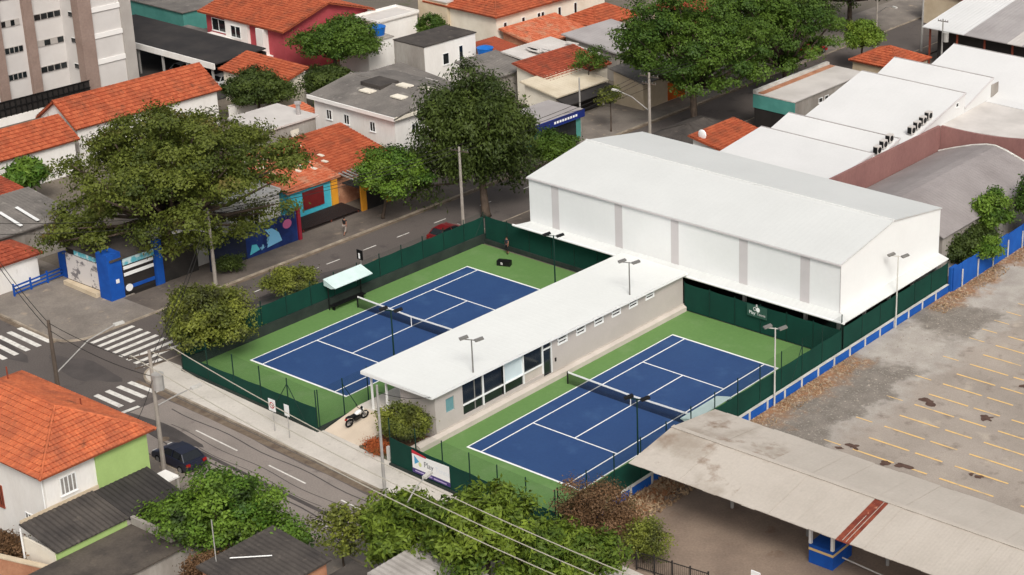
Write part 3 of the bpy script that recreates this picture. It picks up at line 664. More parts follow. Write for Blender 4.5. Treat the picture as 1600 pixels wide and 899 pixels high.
# ================================================================ TOWER BLOCK (upper left)
tw = thing('apartment_tower', 'tall white apartment tower with brown columns and dark window bands', 'apartment tower', (-96,33,0))
TH = 26.0
MB().box(-112,14,0,-95.2,34.0,TH).build('recessed_wall', m_tower, tw)
MB().box(-112,34.01,0,-92.0,39.0,TH+0.3).build('bay_wall', m_tower, tw)
MB().box(-112,39.01,0,-91.85,40.4,TH+0.5).build('end_pier', m_towergrey, tw)
for y0, y1, x in ((25.5,26.5,-94.7),(29.3,30.35,-94.7),(20.8,22.0,-94.3)): MB().box(-95.19,y0,0,x,y1,TH+0.4).build('brown_column', m_towerbrown, tw)
MB().box(-92.9,33.75,0,-91.7,35.35,TH+0.4).build('brown_column', m_towerbrown, tw)
for k in range(8):
    z = 3.25+k*3.02
    MB().box(-91.99,35.36,z-0.05+0.55,-91.86,39.0,z+1.05).build('white_band', m_towerw, tw)
    for (a, b, n) in ((30.6,33.8,4),(26.75,28.9,4),(22.3,25.1,4)):
        w = MB().box(-95.19,a,z,-95.10,b,z+0.72).build('window', m_towergrey, tw)
        for j in range(n):
            c0 = a+(b-a)*j/n+0.05; c1 = a+(b-a)*(j+1)/n-0.05
            if (k*7+j*3+int(a)) % 6 != 1: MB().box(-95.095,c0,z+0.05,-95.07,c1,z+0.67).build('pane', m_glass, w)
    w = MB().box(-93.9,33.93,z+0.1,-92.95,33.99,z+0.7).build('window', m_gutterwhite, tw); MB().box(-93.85,33.90,z+0.14,-93.0,33.925,z+0.66).build('pane', m_glass, w)
MB().box(-112.3,13.7,TH+0.55,-91.6,40.7,TH+0.9).build('roof', m_towergrey, tw)
# dark garden fence in front of the tower
gf = thing('garden_wall', 'black grille fence on a pale footing below the tower', 'fence', (-90.6,28,0))
MB().box(-90.8,18,0,-90.6,33.4,0.9).build('footing', m_render_w, gf)
for i in range(24): MB().box(-90.74,18.1+i*0.63,0.9,-90.68,18.2+i*0.63,2.7).build('bar', m_black, gf)
for z in (1.0,1.8,2.6): MB().box(-90.73,18,z,-90.69,33.4,z+0.1).build('rail', m_black, gf)
MB().box(-90.86,18,0.95,-90.83,33.4,2.6).build('backing', m_dark, gf)

# ================================================================ HOUSES NORTH-WEST OF THE CROSSING
h = house('house', 'low white house with a long orange tiled roof below the tower', 'house', -79.0,19.9,-73.2,36.6, 4.3, m_render_w, 'gy', 6.4, m_tile)
window(h,'E',27.6,28.5,1.6,2.9,-73.2,mp=m_glass,bars=0); window(h,'S',-77.5,-76.4,1.4,2.6,19.9)
h = house('house', 'white house with orange tiled roof at the picture edge beside the small palm', 'house', -77.5,5.5,-72.2,18.8, 3.6, m_render_w, 'gy', 5.3, m_tile)
window(h,'E',7.5,9.0,1.2,2.5,-72.2)
h = house('shed', 'small shed with dark red tiled roof by the corner pavement', 'shed', -54.5,-4.2,-50.6,0.2, 2.6, m_render_w, 'hx', 3.7, m_tile_old)
h = house('shed', 'low shed with grey corrugated roof and white beams behind the red roofed shed', 'shed', -62.0,-2.0,-55.5,7.0, 3.0, m_render_g, 'me', 3.8, m_fibre, kind='corr', p=0.36)
for k in range(2): MB().bar((-55.6,2.2+k*1.6,3.44),(-59,2.4+k*1.6,3.86),0.28,0.06).build('white_beam', m_gutterwhite, h)
h = house('house', 'low dark roofed building between the red roofed shed and the white wall', 'house', -70.5,-4.0,-63.5,8.0, 2.8, m_render_g, 'me', 3.6, m_tile_old)
# blue corner shop with its drawn-on white panel and dark shopfront
sh = thing('corner_shop', 'bright blue corner shop with white mural panel and dark shopfront', 'shop', (-45,4,0))
MB().box(-48.4,1.5,-0.05,-42.2,6.3,3.6).build('wall', m_dark, sh)  # main wall coloured dark to stand for shade under the tree
MB().box(-43.5,1.0,-0.04,-42.02,2.3,4.3).build('corner_pillar', m_shopblue, sh)
MB().box(-42.25,5.4,-0.04,-41.85,6.1,4.2).build('pillar', m_shopblue, sh); MB().box(-43.84,1.38,0.5,-43.51,1.49,3.6).build('blue_front', m_shopblue, sh); MB().box(-42.19,2.6,2.95,-42.08,6.0,3.58).build('blue_front', m_shopblue, sh)
MB().box(-48.35,1.36,0.55,-43.85,1.49,2.95).build('mural_panel', mat('scrawled_panel', C(206,200,196), C(120,116,118), 1.3, 0.56, 0.62, C(60,120,140), 0.9, 0.66, 0.7, 0.05), sh)
MB().prism([(-48.4,0.9),(-43.7,0.7),(-43.7,1.35),(-48.4,1.35)],-0.04,0.5).build('step', m_beige, sh)
MB().box(-42.19,2.35,0.3,-42.12,5.35,2.9).build('shopfront', m_dark, sh)
for z in (2.55,1.95): MB().box(-42.1,2.45,z,-42.02,5.3,z+0.28).build('shutter_slat', m_gutterwhite, sh)
MB().box(-42.11,2.45,0.7,-42.05,5.3,1.0).build('counter_band', m_shopblue, sh)
MB().box(-42.07,2.4,3.0,-41.95,5.38,3.6).build('sign_board', mat('shop_sign', C(90,170,184), C(196,214,216), 2.2, 0.45, 0.6, grain=0.05), sh)
MB().box(-47.0,1.3,3.1,-44.2,1.48,3.7).build('sign_board', MATS['shop_sign'], sh)
bm = MB(); bm.tube([(-41.97,2.75,0.85),(-42.03,2.75,0.85)],0.33,14); bm.build('round_sign', m_gutterwhite, sh)
MB().box(-48.6,1.2,3.62,-41.9,6.5,3.8).build('roof', m_fibre_dark, sh)
MB().box(-42.015,1.6,1.6,-41.98,1.9,1.95).build('notice', m_gutterwhite, sh)
bl = thing('blue_railing_wall', 'low blue railing wall beside the blue corner shop', 'wall', (-49.6,0,0))
for k in range(3): MB().bar((-49.4,-3.0,0.35+0.32*k),(-49.9,2.0,0.35+0.32*k),0.08,0.13).build('rail', m_shopblue, bl)
for t in (0,0.33,0.66,1): MB().box(-49.45-0.5*t,-3.05+5*t,-0.04,-49.33-0.5*t,-2.93+5*t,1.25).build('post', m_shopblue, bl)
MB().box(-50.3,1.9,-0.04,-49.3,2.5,2.3).build('pier', m_shopblue, bl)
dw = thing('yard_wall', 'yard wall coloured dark for the tree shade between the blue corner shop and the mural', 'wall', (-42.4,8,0)); MB().box(-42.6,6.35,-0.04,-42.3,9.85,2.2).build('wall', mat('shade_dark_wall', C(66,62,58), C(48,46,44), 0.6, grain=0.2), dw); MB().box(-42.65,6.35,2.21,-42.25,9.85,2.32).build('coping', m_fibre_dark, dw)  # wall added where deep shadow lies, the shade is in its colour
# painted mural wall along the side street
mu = thing('mural_wall', 'blue painted mural wall along the side street under the spreading tree', 'wall', (-40.7,14,0))
m_mural = mat('mural_paint', C(32,58,118), C(20,36,84), 0.35, 0.4, 0.6, C(120,176,206), 0.55, 0.62, 0.66, 0.08, 6)
for i in range(5): MB().box(-40.8,9.9+i*1.9,-0.04,-40.6,9.9+(i+1)*1.9-0.01,3.0).build('mural_panel', m_mural if i > 1 else mat('mural_shade_dark', C(40,46,60), C(26,34,62), 0.6, grain=0.1), mu)  # first panels darker: the tree's shade is put into their paint
MB().box(-40.85,19.42,-0.04,-40.45,19.75,3.3).build('red_post', mat('crimson_paint', C(140,32,50), grain=0.05), mu)
def disc(y, z, ry, rz, x): 
    return [(x, y+ry*math.cos(2*math.pi*i/16), z+rz*math.sin(2*math.pi*i/16)) for i in range(16)]
MB().poly(disc(18.3,2.1,0.5,0.45,-40.59)).build('painted_spot', mat('mural_pink', C(176,90,130), grain=0.05), mu)
MB().poly([(-40.59,15.9,0.5),(-40.59,17.6,0.7),(-40.59,17.3,1.6),(-40.59,16.6,2.2),(-40.59,15.8,2.3),(-40.59,16.3,1.6)]).build('painted_figure', mat('mural_sky', C(120,180,214), grain=0.05), mu)
MB().poly([(-40.59,14.0,0.4),(-40.59,15.1,0.6),(-40.59,14.8,1.2),(-40.59,14.3,1.3)]).build('painted_figure', mat('mural_aqua', C(90,190,206), grain=0.05), mu)
# terrace houses with orange roofs
h = house('house', 'white flat roofed house behind the mural wall under the spreading tree', 'house', -50.5,10.2,-43.0,19.6, 4.3, m_render_w, 'flat', 4.4, m_render_w, over=0.15, parapet=0.25)
window(h,'E',12.0,13.2,1.6,3.0,-43.0); window(h,'E',16.0,17.2,1.6,3.0,-43.0)
h = house('house', 'turquoise fronted house with dark red window and patched orange roof', 'house', -52.6,21.8,-44.5,27.6, 3.1, m_turq, 'me', 4.6, m_tile_pale, over=0.3)
MB().box(-44.47,23.4,0.9,-44.42,25.9,2.75).build('shutter', m_darkred, h)
MB().box(-44.5,26.8,0.05,-44.3,27.5,3.0).build('yellow_post', m_orange, h)
for i in range(16):
    x = random.uniform(-51.5,-46); y = random.uniform(22.5,29.5); z = 3.1+1.5*(-44.5-x)/8.1+0.25
    MB().box(x-0.35,y-0.16,z-0.05,x+0.35,y+0.18,z+0.05).build('loose_sheet', m_render_c, h)
h = house('house', 'low house with orange tiled roof between the turquoise front and the orange wall', 'house', -52.4,27.9,-44.8,35.2, 3.0, m_brick, 'me', 4.7, m_tile, over=0.3)
yh = thing('orange_kiosk', 'small orange fronted building with open rafters behind the bright green street tree', 'kiosk', (-42,29.5,0))
MB().box(-41.7,27.9,-0.05,-41.5,31.6,3.0).build('wall', m_orange, yh); MB().box(-44.4,31.4,-0.05,-41.71,31.6,3.0).build('wall', m_orange, yh)
MB().box(-41.49,28.5,0.0,-41.46,30.8,2.1).build('opening', m_dark, yh)
for k in range(8): MB().bar((-44.6,28.0+k*0.5,3.35),(-41.4,28.0+k*0.5,3.05),0.09,0.12).build('rafter', m_galv, yh)
MB().box(-44.3,27.95,2.4,-41.75,31.3,2.45).build('ceiling', m_dark, yh)
struct('forecourt', MB().poly([(-44.4,20.3,0.14),(-41.62,20.3,0.14),(-41.62,28.0,0.14),(-44.4,28.0,0.14)]), mat('dark_forecourt', C(58,46,42), C(44,36,34), 0.6, grain=0.2))
nw_ = thing('netting_screen', 'dark mesh screen lying over the forecourt of the turquoise house', 'screen', (-43,24,0))
MB().prism([(-44.3,21.0),(-41.8,20.9),(-41.7,27.8),(-44.3,27.8)],[0.42,0.3,0.3,0.42],[0.46,0.34,0.34,0.46]).build('mesh', mat('dark_mesh', C(44,34,32), grain=0.1, alpha=0.85), nw_)
for y in (21.0,24.3,27.6): MB().box(-41.8,y-0.04,0.1,-41.72,y+0.04,0.3).build('post', m_rust, nw_)
h = house('house', 'small grey white box house with a short chimney behind the spreading tree', 'house', -59.5,27.6,-53.8,33.4, 5.9, m_render_g, 'flat', 6, m_zinc_light, over=0.25, parapet=0.0, th=0.18)
MB().tube([(-55.2,32.5,6.0),(-55.2,32.5,7.2)],0.22,8).tube([(-55.2,32.5,7.2),(-55.2,32.5,7.4)],0.36,8).build('chimney', m_zinc, h)
door(h,'E',30.2,31.2,3.2,5.2,-53.8,m_render_c); MB().box(-53.79,28.3,2.6,-53.74,29.6,4.2).build('shutter', m_tile_old, h)
h = house('house', 'white two storey house with weathered grey roof and three small windows', 'house', -58.4,37.2,-46.6,48.2, 6.2, m_render_w, 'gx', 7.2, m_fibre, over=0.5, kind='corr', p=0.4)
for x in (-56.6,-54.0,-50.2): window(h,'S',x,x+0.8,4.1,5.2,37.2,bars=1)
window(h,'E',39.4,40.4,3.9,5.0,-46.6); window(h,'E',43.4,44.4,3.9,5.0,-46.6)
for x, y in ((-53.5,40.2),(-51.0,43.0),(-49.3,40.6),(-48.9,44.0)):
    zz = 6.35+1.0*(1-abs(y-42.7)/5.5); MB().box(x-0.9,y-0.5,zz+0.06,x+0.7,y+0.5,zz+0.2).build('roof_light', m_render_c, h)
MB().box(-58.9,36.7,6.02,-46.1,36.85,6.42).build('fascia', m_render_w, h)
MB().box(-46.25,36.8,6.05,-46.1,48.7,6.4).build('fascia', m_render_c, h)
MB().box(-55.5,41.0,7.0,-52.6,43.6,7.5).build('roof_well', m_fibre_dark, h)
h = house('garage', 'small building with orange roof below the red house', 'garage', -80.5,43.2,-71.0,46.6, 3.6, m_render_c, 'ms', 4.6, m_tile)
# long dark open shed with cars beneath
cs = thing('car_shelter', 'long black roofed car shelter with white fascia beside the tower', 'shelter', (-91,47,0))
MB().prism([(-106,43.4),(-82.2,43.4),(-82.2,50.6),(-106,50.6)],[3.7,3.7,4.0,4.0],[3.85,3.85,4.15,4.15]).build('roof', m_bitumen, cs)
MB().box(-106,43.2,3.2,-82.1,43.38,3.9).build('fascia', m_render_w, cs)
for k in range(6): MB().box(-83.0-k*4.4,43.5,0,-82.8-k*4.4,43.7,3.65).build('column', m_galv, cs)
MB().box(-106,50.4,0,-82.2,50.6,3.7).build('rear_wall', m_dark, cs)
struct('shelter_floor', MB().poly([(-108,40.5,0.02),(-81,40.5,0.02),(-81,50.3,0.02),(-108,50.3,0.02)]), mat('dark_paving', C(74,70,68), C(58,55,54), 0.4, grain=0.2))
bx = house('outhouse', 'white box outhouse behind the black car shelter', 'outhouse', -95.6,52.0,-91.2,55.6, 3.0, m_render_w, 'flat', 3, m_render_w, over=0.1)
bx = house('outhouse', 'stained concrete outhouse behind the black car shelter beside the white one', 'outhouse', -101.5,51.6,-95.8,54.6, 2.6, m_render_g, 'flat', 3, m_fibre, over=0.1)
h = house('house', 'teal walled yard building beyond the black car shelter', 'house', -118,58.0,-107,68, 2.6, m_teal, 'flat', 3, m_fibre, over=0.2)
h = house('shed', 'low grey fibre roofed shed between the stained grey block and the white two storey house', 'shed', -66.5,50.5,-58.8,56.6, 2.8, m_render_g, 'me', 3.6, m_fibre, kind='corr', p=0.4)
MB().box(-61.5,53.0,3.2,-59.4,55.6,3.3).build('loose_sheet', m_zinc_light, h)
h = house('shed', 'narrow tiled shed beside the grey white box house', 'shed', -63.8,33.8,-60.2,40.0, 2.6, m_brick, 'me', 3.4, m_tile_pale)
h = house('shed', 'small rusty sheet roofed shed below the cream house', 'shed', -66.0,67.6,-61.4,71.4, 3.0, m_brick, 'me', 3.6, m_tile_old, kind='corr', p=0.4)
for lab, x0, y0, x1, y1, hh in (('pale garden wall behind the long orange roof',-72.6,37.4,-72.4,43.0,2.2),('stained garden wall beside the white two storey house',-65.0,36.4,-59.6,36.6,2.4),('pale yard wall below the red house',-84.0,50.9,-72.0,51.1,2.2),('stained yard wall behind the stained grey block',-74.0,63.4,-69.6,63.6,2.6)):
    yw_ = thing('garden_wall', lab, 'wall', ((x0+x1)/2,(y0+y1)/2,0)); MB().box(x0,y0,-0.05,x1,y1,hh).build('wall', m_render_g if 'stained' in lab else m_render_w, yw_); MB().box(x0-0.05,y0-0.05,hh+0.003,x1+0.05,y1+0.05,hh+0.09).build('coping', m_cap, yw_)
# red house
h = house('house', 'red two storey house with orange tiled roof and white balcony', 'house', -96.5,53.6,-82.6,66.5, 5.6, m_render_red, 'gx', 7.6, m_tile, over=0.7)
window(h,'S',-95.5,-93.0,3.4,5.0,53.6,mp=m_glass); MB().box(-92.6,53.2,2.2,-88.6,53.59,5.4).build('white_bay', m_render_w, h)
window(h,'S',-91.6,-89.8,3.3,4.8,53.2)
MB().box(-97.5,51.2,2.0,-84.8,51.5,3.3).build('balcony_wall', m_render_red, h); MB().box(-97.5,51.51,1.8,-84.8,53.59,2.1).build('balcony_slab', m_render_w, h)
MB().box(-86.6,52.8,0.0,-85.4,53.59,5.3).build('white_pier', m_render_w, h)
MB().box(-97.5,51.2,-0.04,-84.8,51.45,1.79).build('garden_wall', m_render_c, h)
h = house('house', 'narrow white house beside the red house and its blue water tank', 'house', -82.0,64.0,-78.2,70.5, 5.0, m_render_w, 'flat', 5, m_zinc_light, over=0.2, parapet=0.3)
def tank(label, x, y, z, r=1.0):
    t = thing('water_tank', label, 'water tank', (x,y,z), 'blue water tanks')
    MB().tube([(x,y,z+0.02),(x,y,z+1.0)],[r*0.82,r],14).build('tank_body', m_tank, t)
    MB().tube([(x,y,z+1.0),(x,y,z+1.08),(x,y,z+1.3)],[r*1.06,r*1.04,r*0.3],14).build('lid', m_tank, t)
    MB().box(x-r,y-r,z-0.25,x+r,y+r,z+0.015).build('stand', m_render_g, t)
st_ = house('outhouse', 'small flat roofed outhouse carrying a water tank beside the red house', 'outhouse', -79.5,59.0,-74.5,63.0, 4.2, m_render_w, 'flat', 4.2, m_render_g, over=0.1)
tank('blue water tank on the flat roof beside the red house', -75.6,61.6,4.57)
h = house('house', 'beige square tower house behind the stained grey block', 'house', -79.0,71.5,-74.0,76, 6.8, m_beige, 'flat', 7, m_zinc_light, over=0.1)
h = house('house', 'stained grey and white block with flat dark roof in the middle of the houses', 'house', -69.0,58.2,-64.2,66.4, 5.8, m_render_w, 'flat', 6, m_fibre_dark, over=0.12, parapet=0.0)
MB().box(-69.02,58.1,0,-64.18,58.19,5.75).build('stained_wall', m_render_g, h)
window(h,'E',61.0,62.0,3.0,4.4,-64.2,bars=0); window(h,'E',63.6,64.3,2.6,4.8,-64.2,bars=0)
st_ = house('outhouse', 'low white outhouse carrying a water tank beside the stained grey block', 'outhouse', -64.0,64.2,-60.5,68.0, 3.0, m_render_w, 'flat', 3, m_render_g, over=0.1)
tank('blue water tank beside the stained grey block', -62.3,66.0,3.37,0.95)
h = house('house', 'long cream house with orange hipped roof at the top edge of the picture', 'house', -77.5,72.0,-66.2,92.0, 6.2, m_render_c, 'hy', 8.6, m_tile, over=0.6)
for y in (73.2,76.4,79.2,79.9,83,86): window(h,'E',y,y+0.6,3.6,5.3,-66.2,bars=0)
h = house('house', 'small house with orange hipped roof behind the patched roofs', 'house', -65.0,82.5,-59.4,90.5, 3.8, m_beige, 'hy', 5.4, m_tile)
h = house('house', 'low house with faded orange and rusty patched roof', 'house', -65.5,72.4,-60.2,81.6, 3.6, m_brick, 'me', 4.6, m_tile_pale)
h = house('house', 'low grey sheet roofed house with curled white sheets', 'house', -59.8,66.8,-52.5,74.6, 3.4, m_render_g, 'me', 4.0, m_zinc_light, kind='corr', p=0.5)
for i in range(7): 
    x = random.uniform(-58,-54); y = random.uniform(68,74.5); MB().box(x-0.9,y-0.25,4.3,x+0.8,y+0.3,4.42).build('loose_sheet', m_zinc_light, h)
h = house('house', 'low grey fibre roofed house beside the stained grey block', 'house', -61.0,60.5,-55.5,66.4, 3.2, m_render_g, 'me', 3.9, m_fibre, kind='corr', p=0.4)
h = house('house', 'grey roofed house behind the big street trees', 'house', -58.6,76.0,-50.5,84.5, 3.6, m_render_g, 'me', 4.4, m_zinc, kind='corr', p=0.5)
h = house('house', 'house with dark orange tiled roof above the beige shop roof', 'house', -54.2,62.8,-48.9,72.4, 3.4, m_render_c, 'me', 4.5, m_tile_old)
h = house('shop', 'shop with beige sheet roof and open dark front', 'shop', -50.4,60.0,-45.6,68.0, 3.0, m_render_c, 'me', 3.7, mat('beige_sheet', C(214,202,180), C(196,182,158), 0.4, grain=0.06), kind='corr', p=0.5)
MB().box(-45.59,60.4,0.1,-45.55,67.6,2.6).build('open_front', m_dark, h)
MB().prism([(-45.5,59.8),(-43.6,59.8),(-43.6,68.2),(-45.5,68.2)],[2.7,2.4,2.4,2.7],[2.82,2.5,2.5,2.82]).build('awning', m_bitumen, h)
h = house('shop', 'shop with grey roof and deep blue fascia with white lettering', 'shop', -44.6,50.6,-40.0,57.6, 3.2, m_teal, 'flat', 3.4, m_zinc, over=0.3, th=0.14)
MB().box(-39.72,50.3,2.5,-39.62,57.9,3.38).build('fascia', m_navy, h); MB().box(-44.9,50.15,2.5,-39.62,50.29,3.38).build('fascia', m_navy, h)
for i in range(9): MB().box(-39.61,53.0+i*0.42,2.82,-39.60,53.0+i*0.42+0.3,3.08).build('letter', m_line, h)
for i in range(5): MB().box(-44+i*0.5,50.13,2.8,-43.65+i*0.5,50.14,3.12).build('letter', m_line, h)
MB().box(-39.99,51.2,0.2,-39.95,56.8,2.3).build('shopfront', m_glass, h)
h = house('house', 'brick house front with slim stone columns behind the street lamp', 'house', -45.0,69.0,-40.6,78.0, 3.4, m_beige, 'me', 4.2, m_fibre, kind='corr', p=0.5)
for y in (63.0,64.0,65.2,66.2): MB().tube([(-41.0,y+6.2,0),(-41.0,y+6.2,3.2)],0.16,8).build('column', m_cap, h)
MB().box(-40.59,73.4,0.2,-40.55,76.6,2.4).build('shutter', mat('orange_shutter', C(206,104,36), C(190,90,30), 0.7, grain=0.06), h)
h = house('house', 'grey house front beside the beige shop and the street columns', 'house', -45.2,58.4,-42.0,59.6, 2.2, m_render_g, 'flat', 3, m_fibre, over=0.1)
# north of the hall
h = house('house', 'house with orange tiled roof and round white dish behind the hall roof', 'house', -22.8,55.6,-17.6,62.6, 3.3, m_render_w, 'me', 4.2, m_tile)
MB().ball((-21.9,56.0,4.6),0.55,0.2,0.55).build('dish', m_gutterwhite, h)
h = house('house', 'dark slate roofed building behind the hall beside the street lamp', 'house', -30.0,58.5,-25.2,66.0, 2.2, m_render_g, 'hy', 3.2, m_fibre_dark, kind='corr', p=0.5, cap=False)
h = house('house', 'beige flat roofed block with aqua band beside the white roofs', 'house', -26.6,71.6,-21.2,86.0, 4.3, m_render_g, 'flat', 4.4, m_zinc_light, over=0.15, parapet=0.0)
MB().box(-26.75,71.43,2.7,-21.05,71.58,4.25).build('aqua_band', m_teal, h); MB().box(-26.6,71.5,0.1,-21.2,71.59,2.65).build('open_front', m_dark, h)
MB().box(-26.75,71.43,4.45,-26.3,86.1,4.75).build('parapet', m_cap, h); MB().box(-26.2,71.6,4.43,-25.4,86.0,4.46).build('rust_stain', m_brick, h)
for y in (76.4,77.6,80.0): window(h,'E',y,y+0.8,3.0,3.6,-21.2,mp=m_dark,bars=0)
h = house('house', 'house with orange hipped roof behind the white sawtooth roofs', 'house', -26.5,91.5,-19.8,98.0, 3.6, m_beige, 'hx', 5.2, m_tile)
# white sawtooth factory
fa = thing('sawtooth_factory', 'white factory with stepped sawtooth roofs and brown parapet wall', 'factory', (-6.5,68,0))
for i, (y0, y1, z0, z1, xa, xb) in enumerate([(48.6,55.6,6.3,7.1,-14.0,-0.6),(55.65,60.4,6.0,7.35,-14.0,-0.6),(60.45,73.3,6.1,8.95,-13.4,-0.5),(73.35,79.3,7.3,9.2,-13.0,-0.5),(79.35,88.0,7.0,9.3,-10.4,6.5)]):
    MB().prism([(xa,y0),(xb,y0),(xb,y1),(xa,y1)],-0.05,[z0,z0,z1,z1]).build('bay_wall', m_white_tooth, fa)
    n = 12
    for k in range(n):
        a = xa-0.1+(xb-xa+0.2)*k/n; b = xa-0.1+(xb-xa+0.2)*(k+1)/n-0.004; mb = MB()
        slope(mb,(a,y0+0.02,z0+0.12),(b,y0+0.02,z0+0.12),(b,y1+0.03,z1+0.12),(a,y1+0.03,z1+0.12),'seam',0.5,amp=0.005,thick=0.1); mb.build('roof_sheet', m_white_tooth, fa)
    MB().bar((xa-0.1,y1+0.02,z1+0.06),(xb+0.1,y1+0.02,z1+0.06),0.14,0.22).build('ridge_flashing', m_zinc, fa); MB().bar((xb+0.06,y0,z0+0.1),(xb+0.06,y1,z1+0.1),0.10,0.14).build('verge_trim', m_strip, fa)  # grey ridge bars stand in for the shadow lines between the teeth
MB().prism([(-0.48,68.2),(11,70.7),(11,77.8),(-0.48,77.8)],-0.05,[6.7,6.5,6.9,7.0]).build('east_wing', m_zinc_light, fa)
MB().prism([(-0.48,77.9),(13,77.9),(13,92.0),(-0.48,92.0)],-0.05,[7.0,7.0,8.3,8.3]).build('east_wing', m_white_tooth, fa)
for k in range(8): MB().box(-0.44,47.6+k*2.52,-0.04,-0.1,47.6+(k+1)*2.52-0.004,6.95).build('parapet_panel', m_brownwall, fa)
pts = [(-0.1+i*1.4, 67.8+0.28*i) for i in range(9)]
for i in range(8):
    a, b = pts[i], pts[i+1]; sag = [6.95-0.32*math.sin(math.pi*min(1,j/7)) for j in (i, i+1)]
    MB().prism([a,b,(b[0],b[1]+0.3),(a[0],a[1]+0.3)],-0.04,[sag[0],sag[1],sag[1],sag[0]]).build('parapet_panel', m_brownwall, fa)
door_w = MB().box(-0.49,79.0,7.2,-0.44,80.6,8.6).build('door', m_render_g, fa)
window(fa,'E',71.4,72.0,7.9,8.4,-0.5,bars=0)
for i, y in enumerate((57.2,58.3,59.4,60.5,63.6,64.7,65.8,66.9)):
    a = thing('air_conditioner', ['boxy air conditioner on the brown parapet, first from the white hall','second air conditioner from the white hall on the brown parapet','third air conditioner from the white hall on the brown parapet','fourth air conditioner from the white hall on the brown parapet','first air conditioner of the farther row on the brown parapet','second air conditioner of the farther row on the brown parapet','third air conditioner of the farther row on the brown parapet','last air conditioner of the farther row on the brown parapet'][i], 'air conditioner', (-1.2,y,6.5), 'air conditioners along the brown parapet')
    z0 = 6.0 if y < 63 else 6.2; z0 = (6.12+1.35*(y-55.65)/4.75 if y < 60.4 else 6.22+2.85*(y-60.45)/12.85)+0.1; z0 = max(z0, 6.5)
    MB().box(-1.4,y-0.36,z0,-0.85,y+0.36,z0+0.8).build('case', m_zinc_light, a)
    mb = MB(); mb.tube([(-0.845,y,z0+0.4),(-0.82,y,z0+0.4)],0.3,12); mb.build('fan_grille', m_black, a)
    MB().box(-1.36,y-0.4,z0+0.08,-0.9,y-0.365,z0+0.72).build('coil', m_black, a)
# grey arched roof building
ar = thing('barrel_roof_building', 'grey building with ribbed barrel roof beside the brown wall', 'building', (6.6,57,0))
MB().box(0.2,47.2,-0.05,12.4,67.0,4.2).build('wall', m_render_g, ar)
nseg = 8; ax = [0.0,1.9,3.9,5.6,6.6,7.8,9.4,11.0,12.7]; az = [4.3,5.05,5.75,6.2,6.28,6.05,5.55,4.98,4.3]
for i in range(nseg):
    mb = MB(); slope(mb,(ax[i+1],46.9,az[i+1]),(ax[i+1],67.3,az[i+1]),(ax[i],67.3,az[i]),(ax[i],46.9,az[i]),'corr',0.45,amp=0.03,thick=0.05); mb.build('roof_sheet', mat('old_grey_sheet', C(150,143,141), C(134,127,125), 0.25, 0.35, 0.7, grain=0.08, gscale=5), ar)
mb = MB(); mb.add([(x,67.1,4.1) for x in ax]+[(x,67.1,z) for x, z in zip(ax, az)], [(i,i+1,nseg+2+i,nseg+1+i) for i in range(nseg)]); mb.build('end_wall', m_brick, ar)
MB().tube([(ax[i],67.35,az[i]+0.06) for i in range(nseg+1)],0.12,6).build('verge', m_cap, ar)
# industrial shed (upper right)
ind = thing('warehouse', 'black walled warehouse with grey and white sheet roof at the top corner', 'warehouse', (-12,115,0))
MB().box(-24.0,107.6,-0.05,20,128,5.0).build('wall', m_bitumen, ind)
for k in range(22):
    a = -25.2+k*2.06; b = a+2.05; mb = MB()
    slope(mb,(a,105.6,5.15),(b,105.6,5.15),(b,122,7.4),(a,122,7.4),'corr',0.5,amp=0.03,thick=0.08)
    mb.build('roof_sheet', m_white_tooth if k < 3 else (m_zinc if k not in (6,9) else m_zinc_light), ind)
for k in range(7): MB().box(-24.5+k*4.0,106.2,0,-24.3+k*4.0,106.4,5.0).build('column', m_rust, ind)
for i, (x0,y0,x1,y1,z,lab,m1,m2) in enumerate([(-58,92,-50,100,3.6,'low orange roofed house behind the tall street trees',m_beige,m_tile_old),(-46,88,-40.5,96,3.4,'grey roofed roadside house behind the tall street trees',m_render_g,m_fibre),(-36,124,-28,132,4,'house with brown roof at the end of the street',m_beige,m_tile_old),(-58,104,-46,114,4,'pale roofed house behind the trees at the top of the picture',m_render_w,m_zinc)]):
    house('house', lab, 'house', x0,y0,x1,y1,z,m1,'me',z+1.1,m2,kind='tile' if 'orange' in lab or 'brown' in lab else 'corr',p=0.4)

# ================================================================ FOREGROUND HOUSES (south of the street)
fh = house('house', 'white house with bright orange hipped roof and lime green side wall', 'house', -24.6,-25.3,-11.1,-18.0, 5.75, m_render_w, 'hx', 8.0, m_tile_fg, over=0.55, p=0.27, row=0.40)
MB().box(-11.09,-21.75,1.0,-10.98,-17.95,5.70).build('lime_wall', m_lime, fh)
window(fh,'E',-24.3,-23.15,3.85,5.15,-11.1,mp=mat('pale_shutter_glass', C(150,146,140), C(120,116,112), 2.0, grain=0.1),bars=3)
window(fh,'S',-16.6,-15.9,1.9,3.5,-25.3,mf=m_rust,bars=2); window(fh,'S',-13.7,-12.4,1.75,2.35,-25.3,mp=m_fibre,bars=3)
MB().tube([(-11.25,-25.38,0),(-11.25,-25.38,5.7)],0.05,6).build('drainpipe', m_gutterwhite, fh)
MB().tube([(-21.5,-20.6,7.2),(-21.5,-20.6,8.6)],0.05,6).build('vent_pipe', m_rust, fh); MB().tube([(-15.5,-19.4,6.6),(-15.5,-19.4,7.5)],0.05,6).build('vent_pipe', m_rust, fh)
le = thing('lean_to', 'dark corrugated lean-to roof along the white house wall', 'lean-to', (-9,-22.8,0))
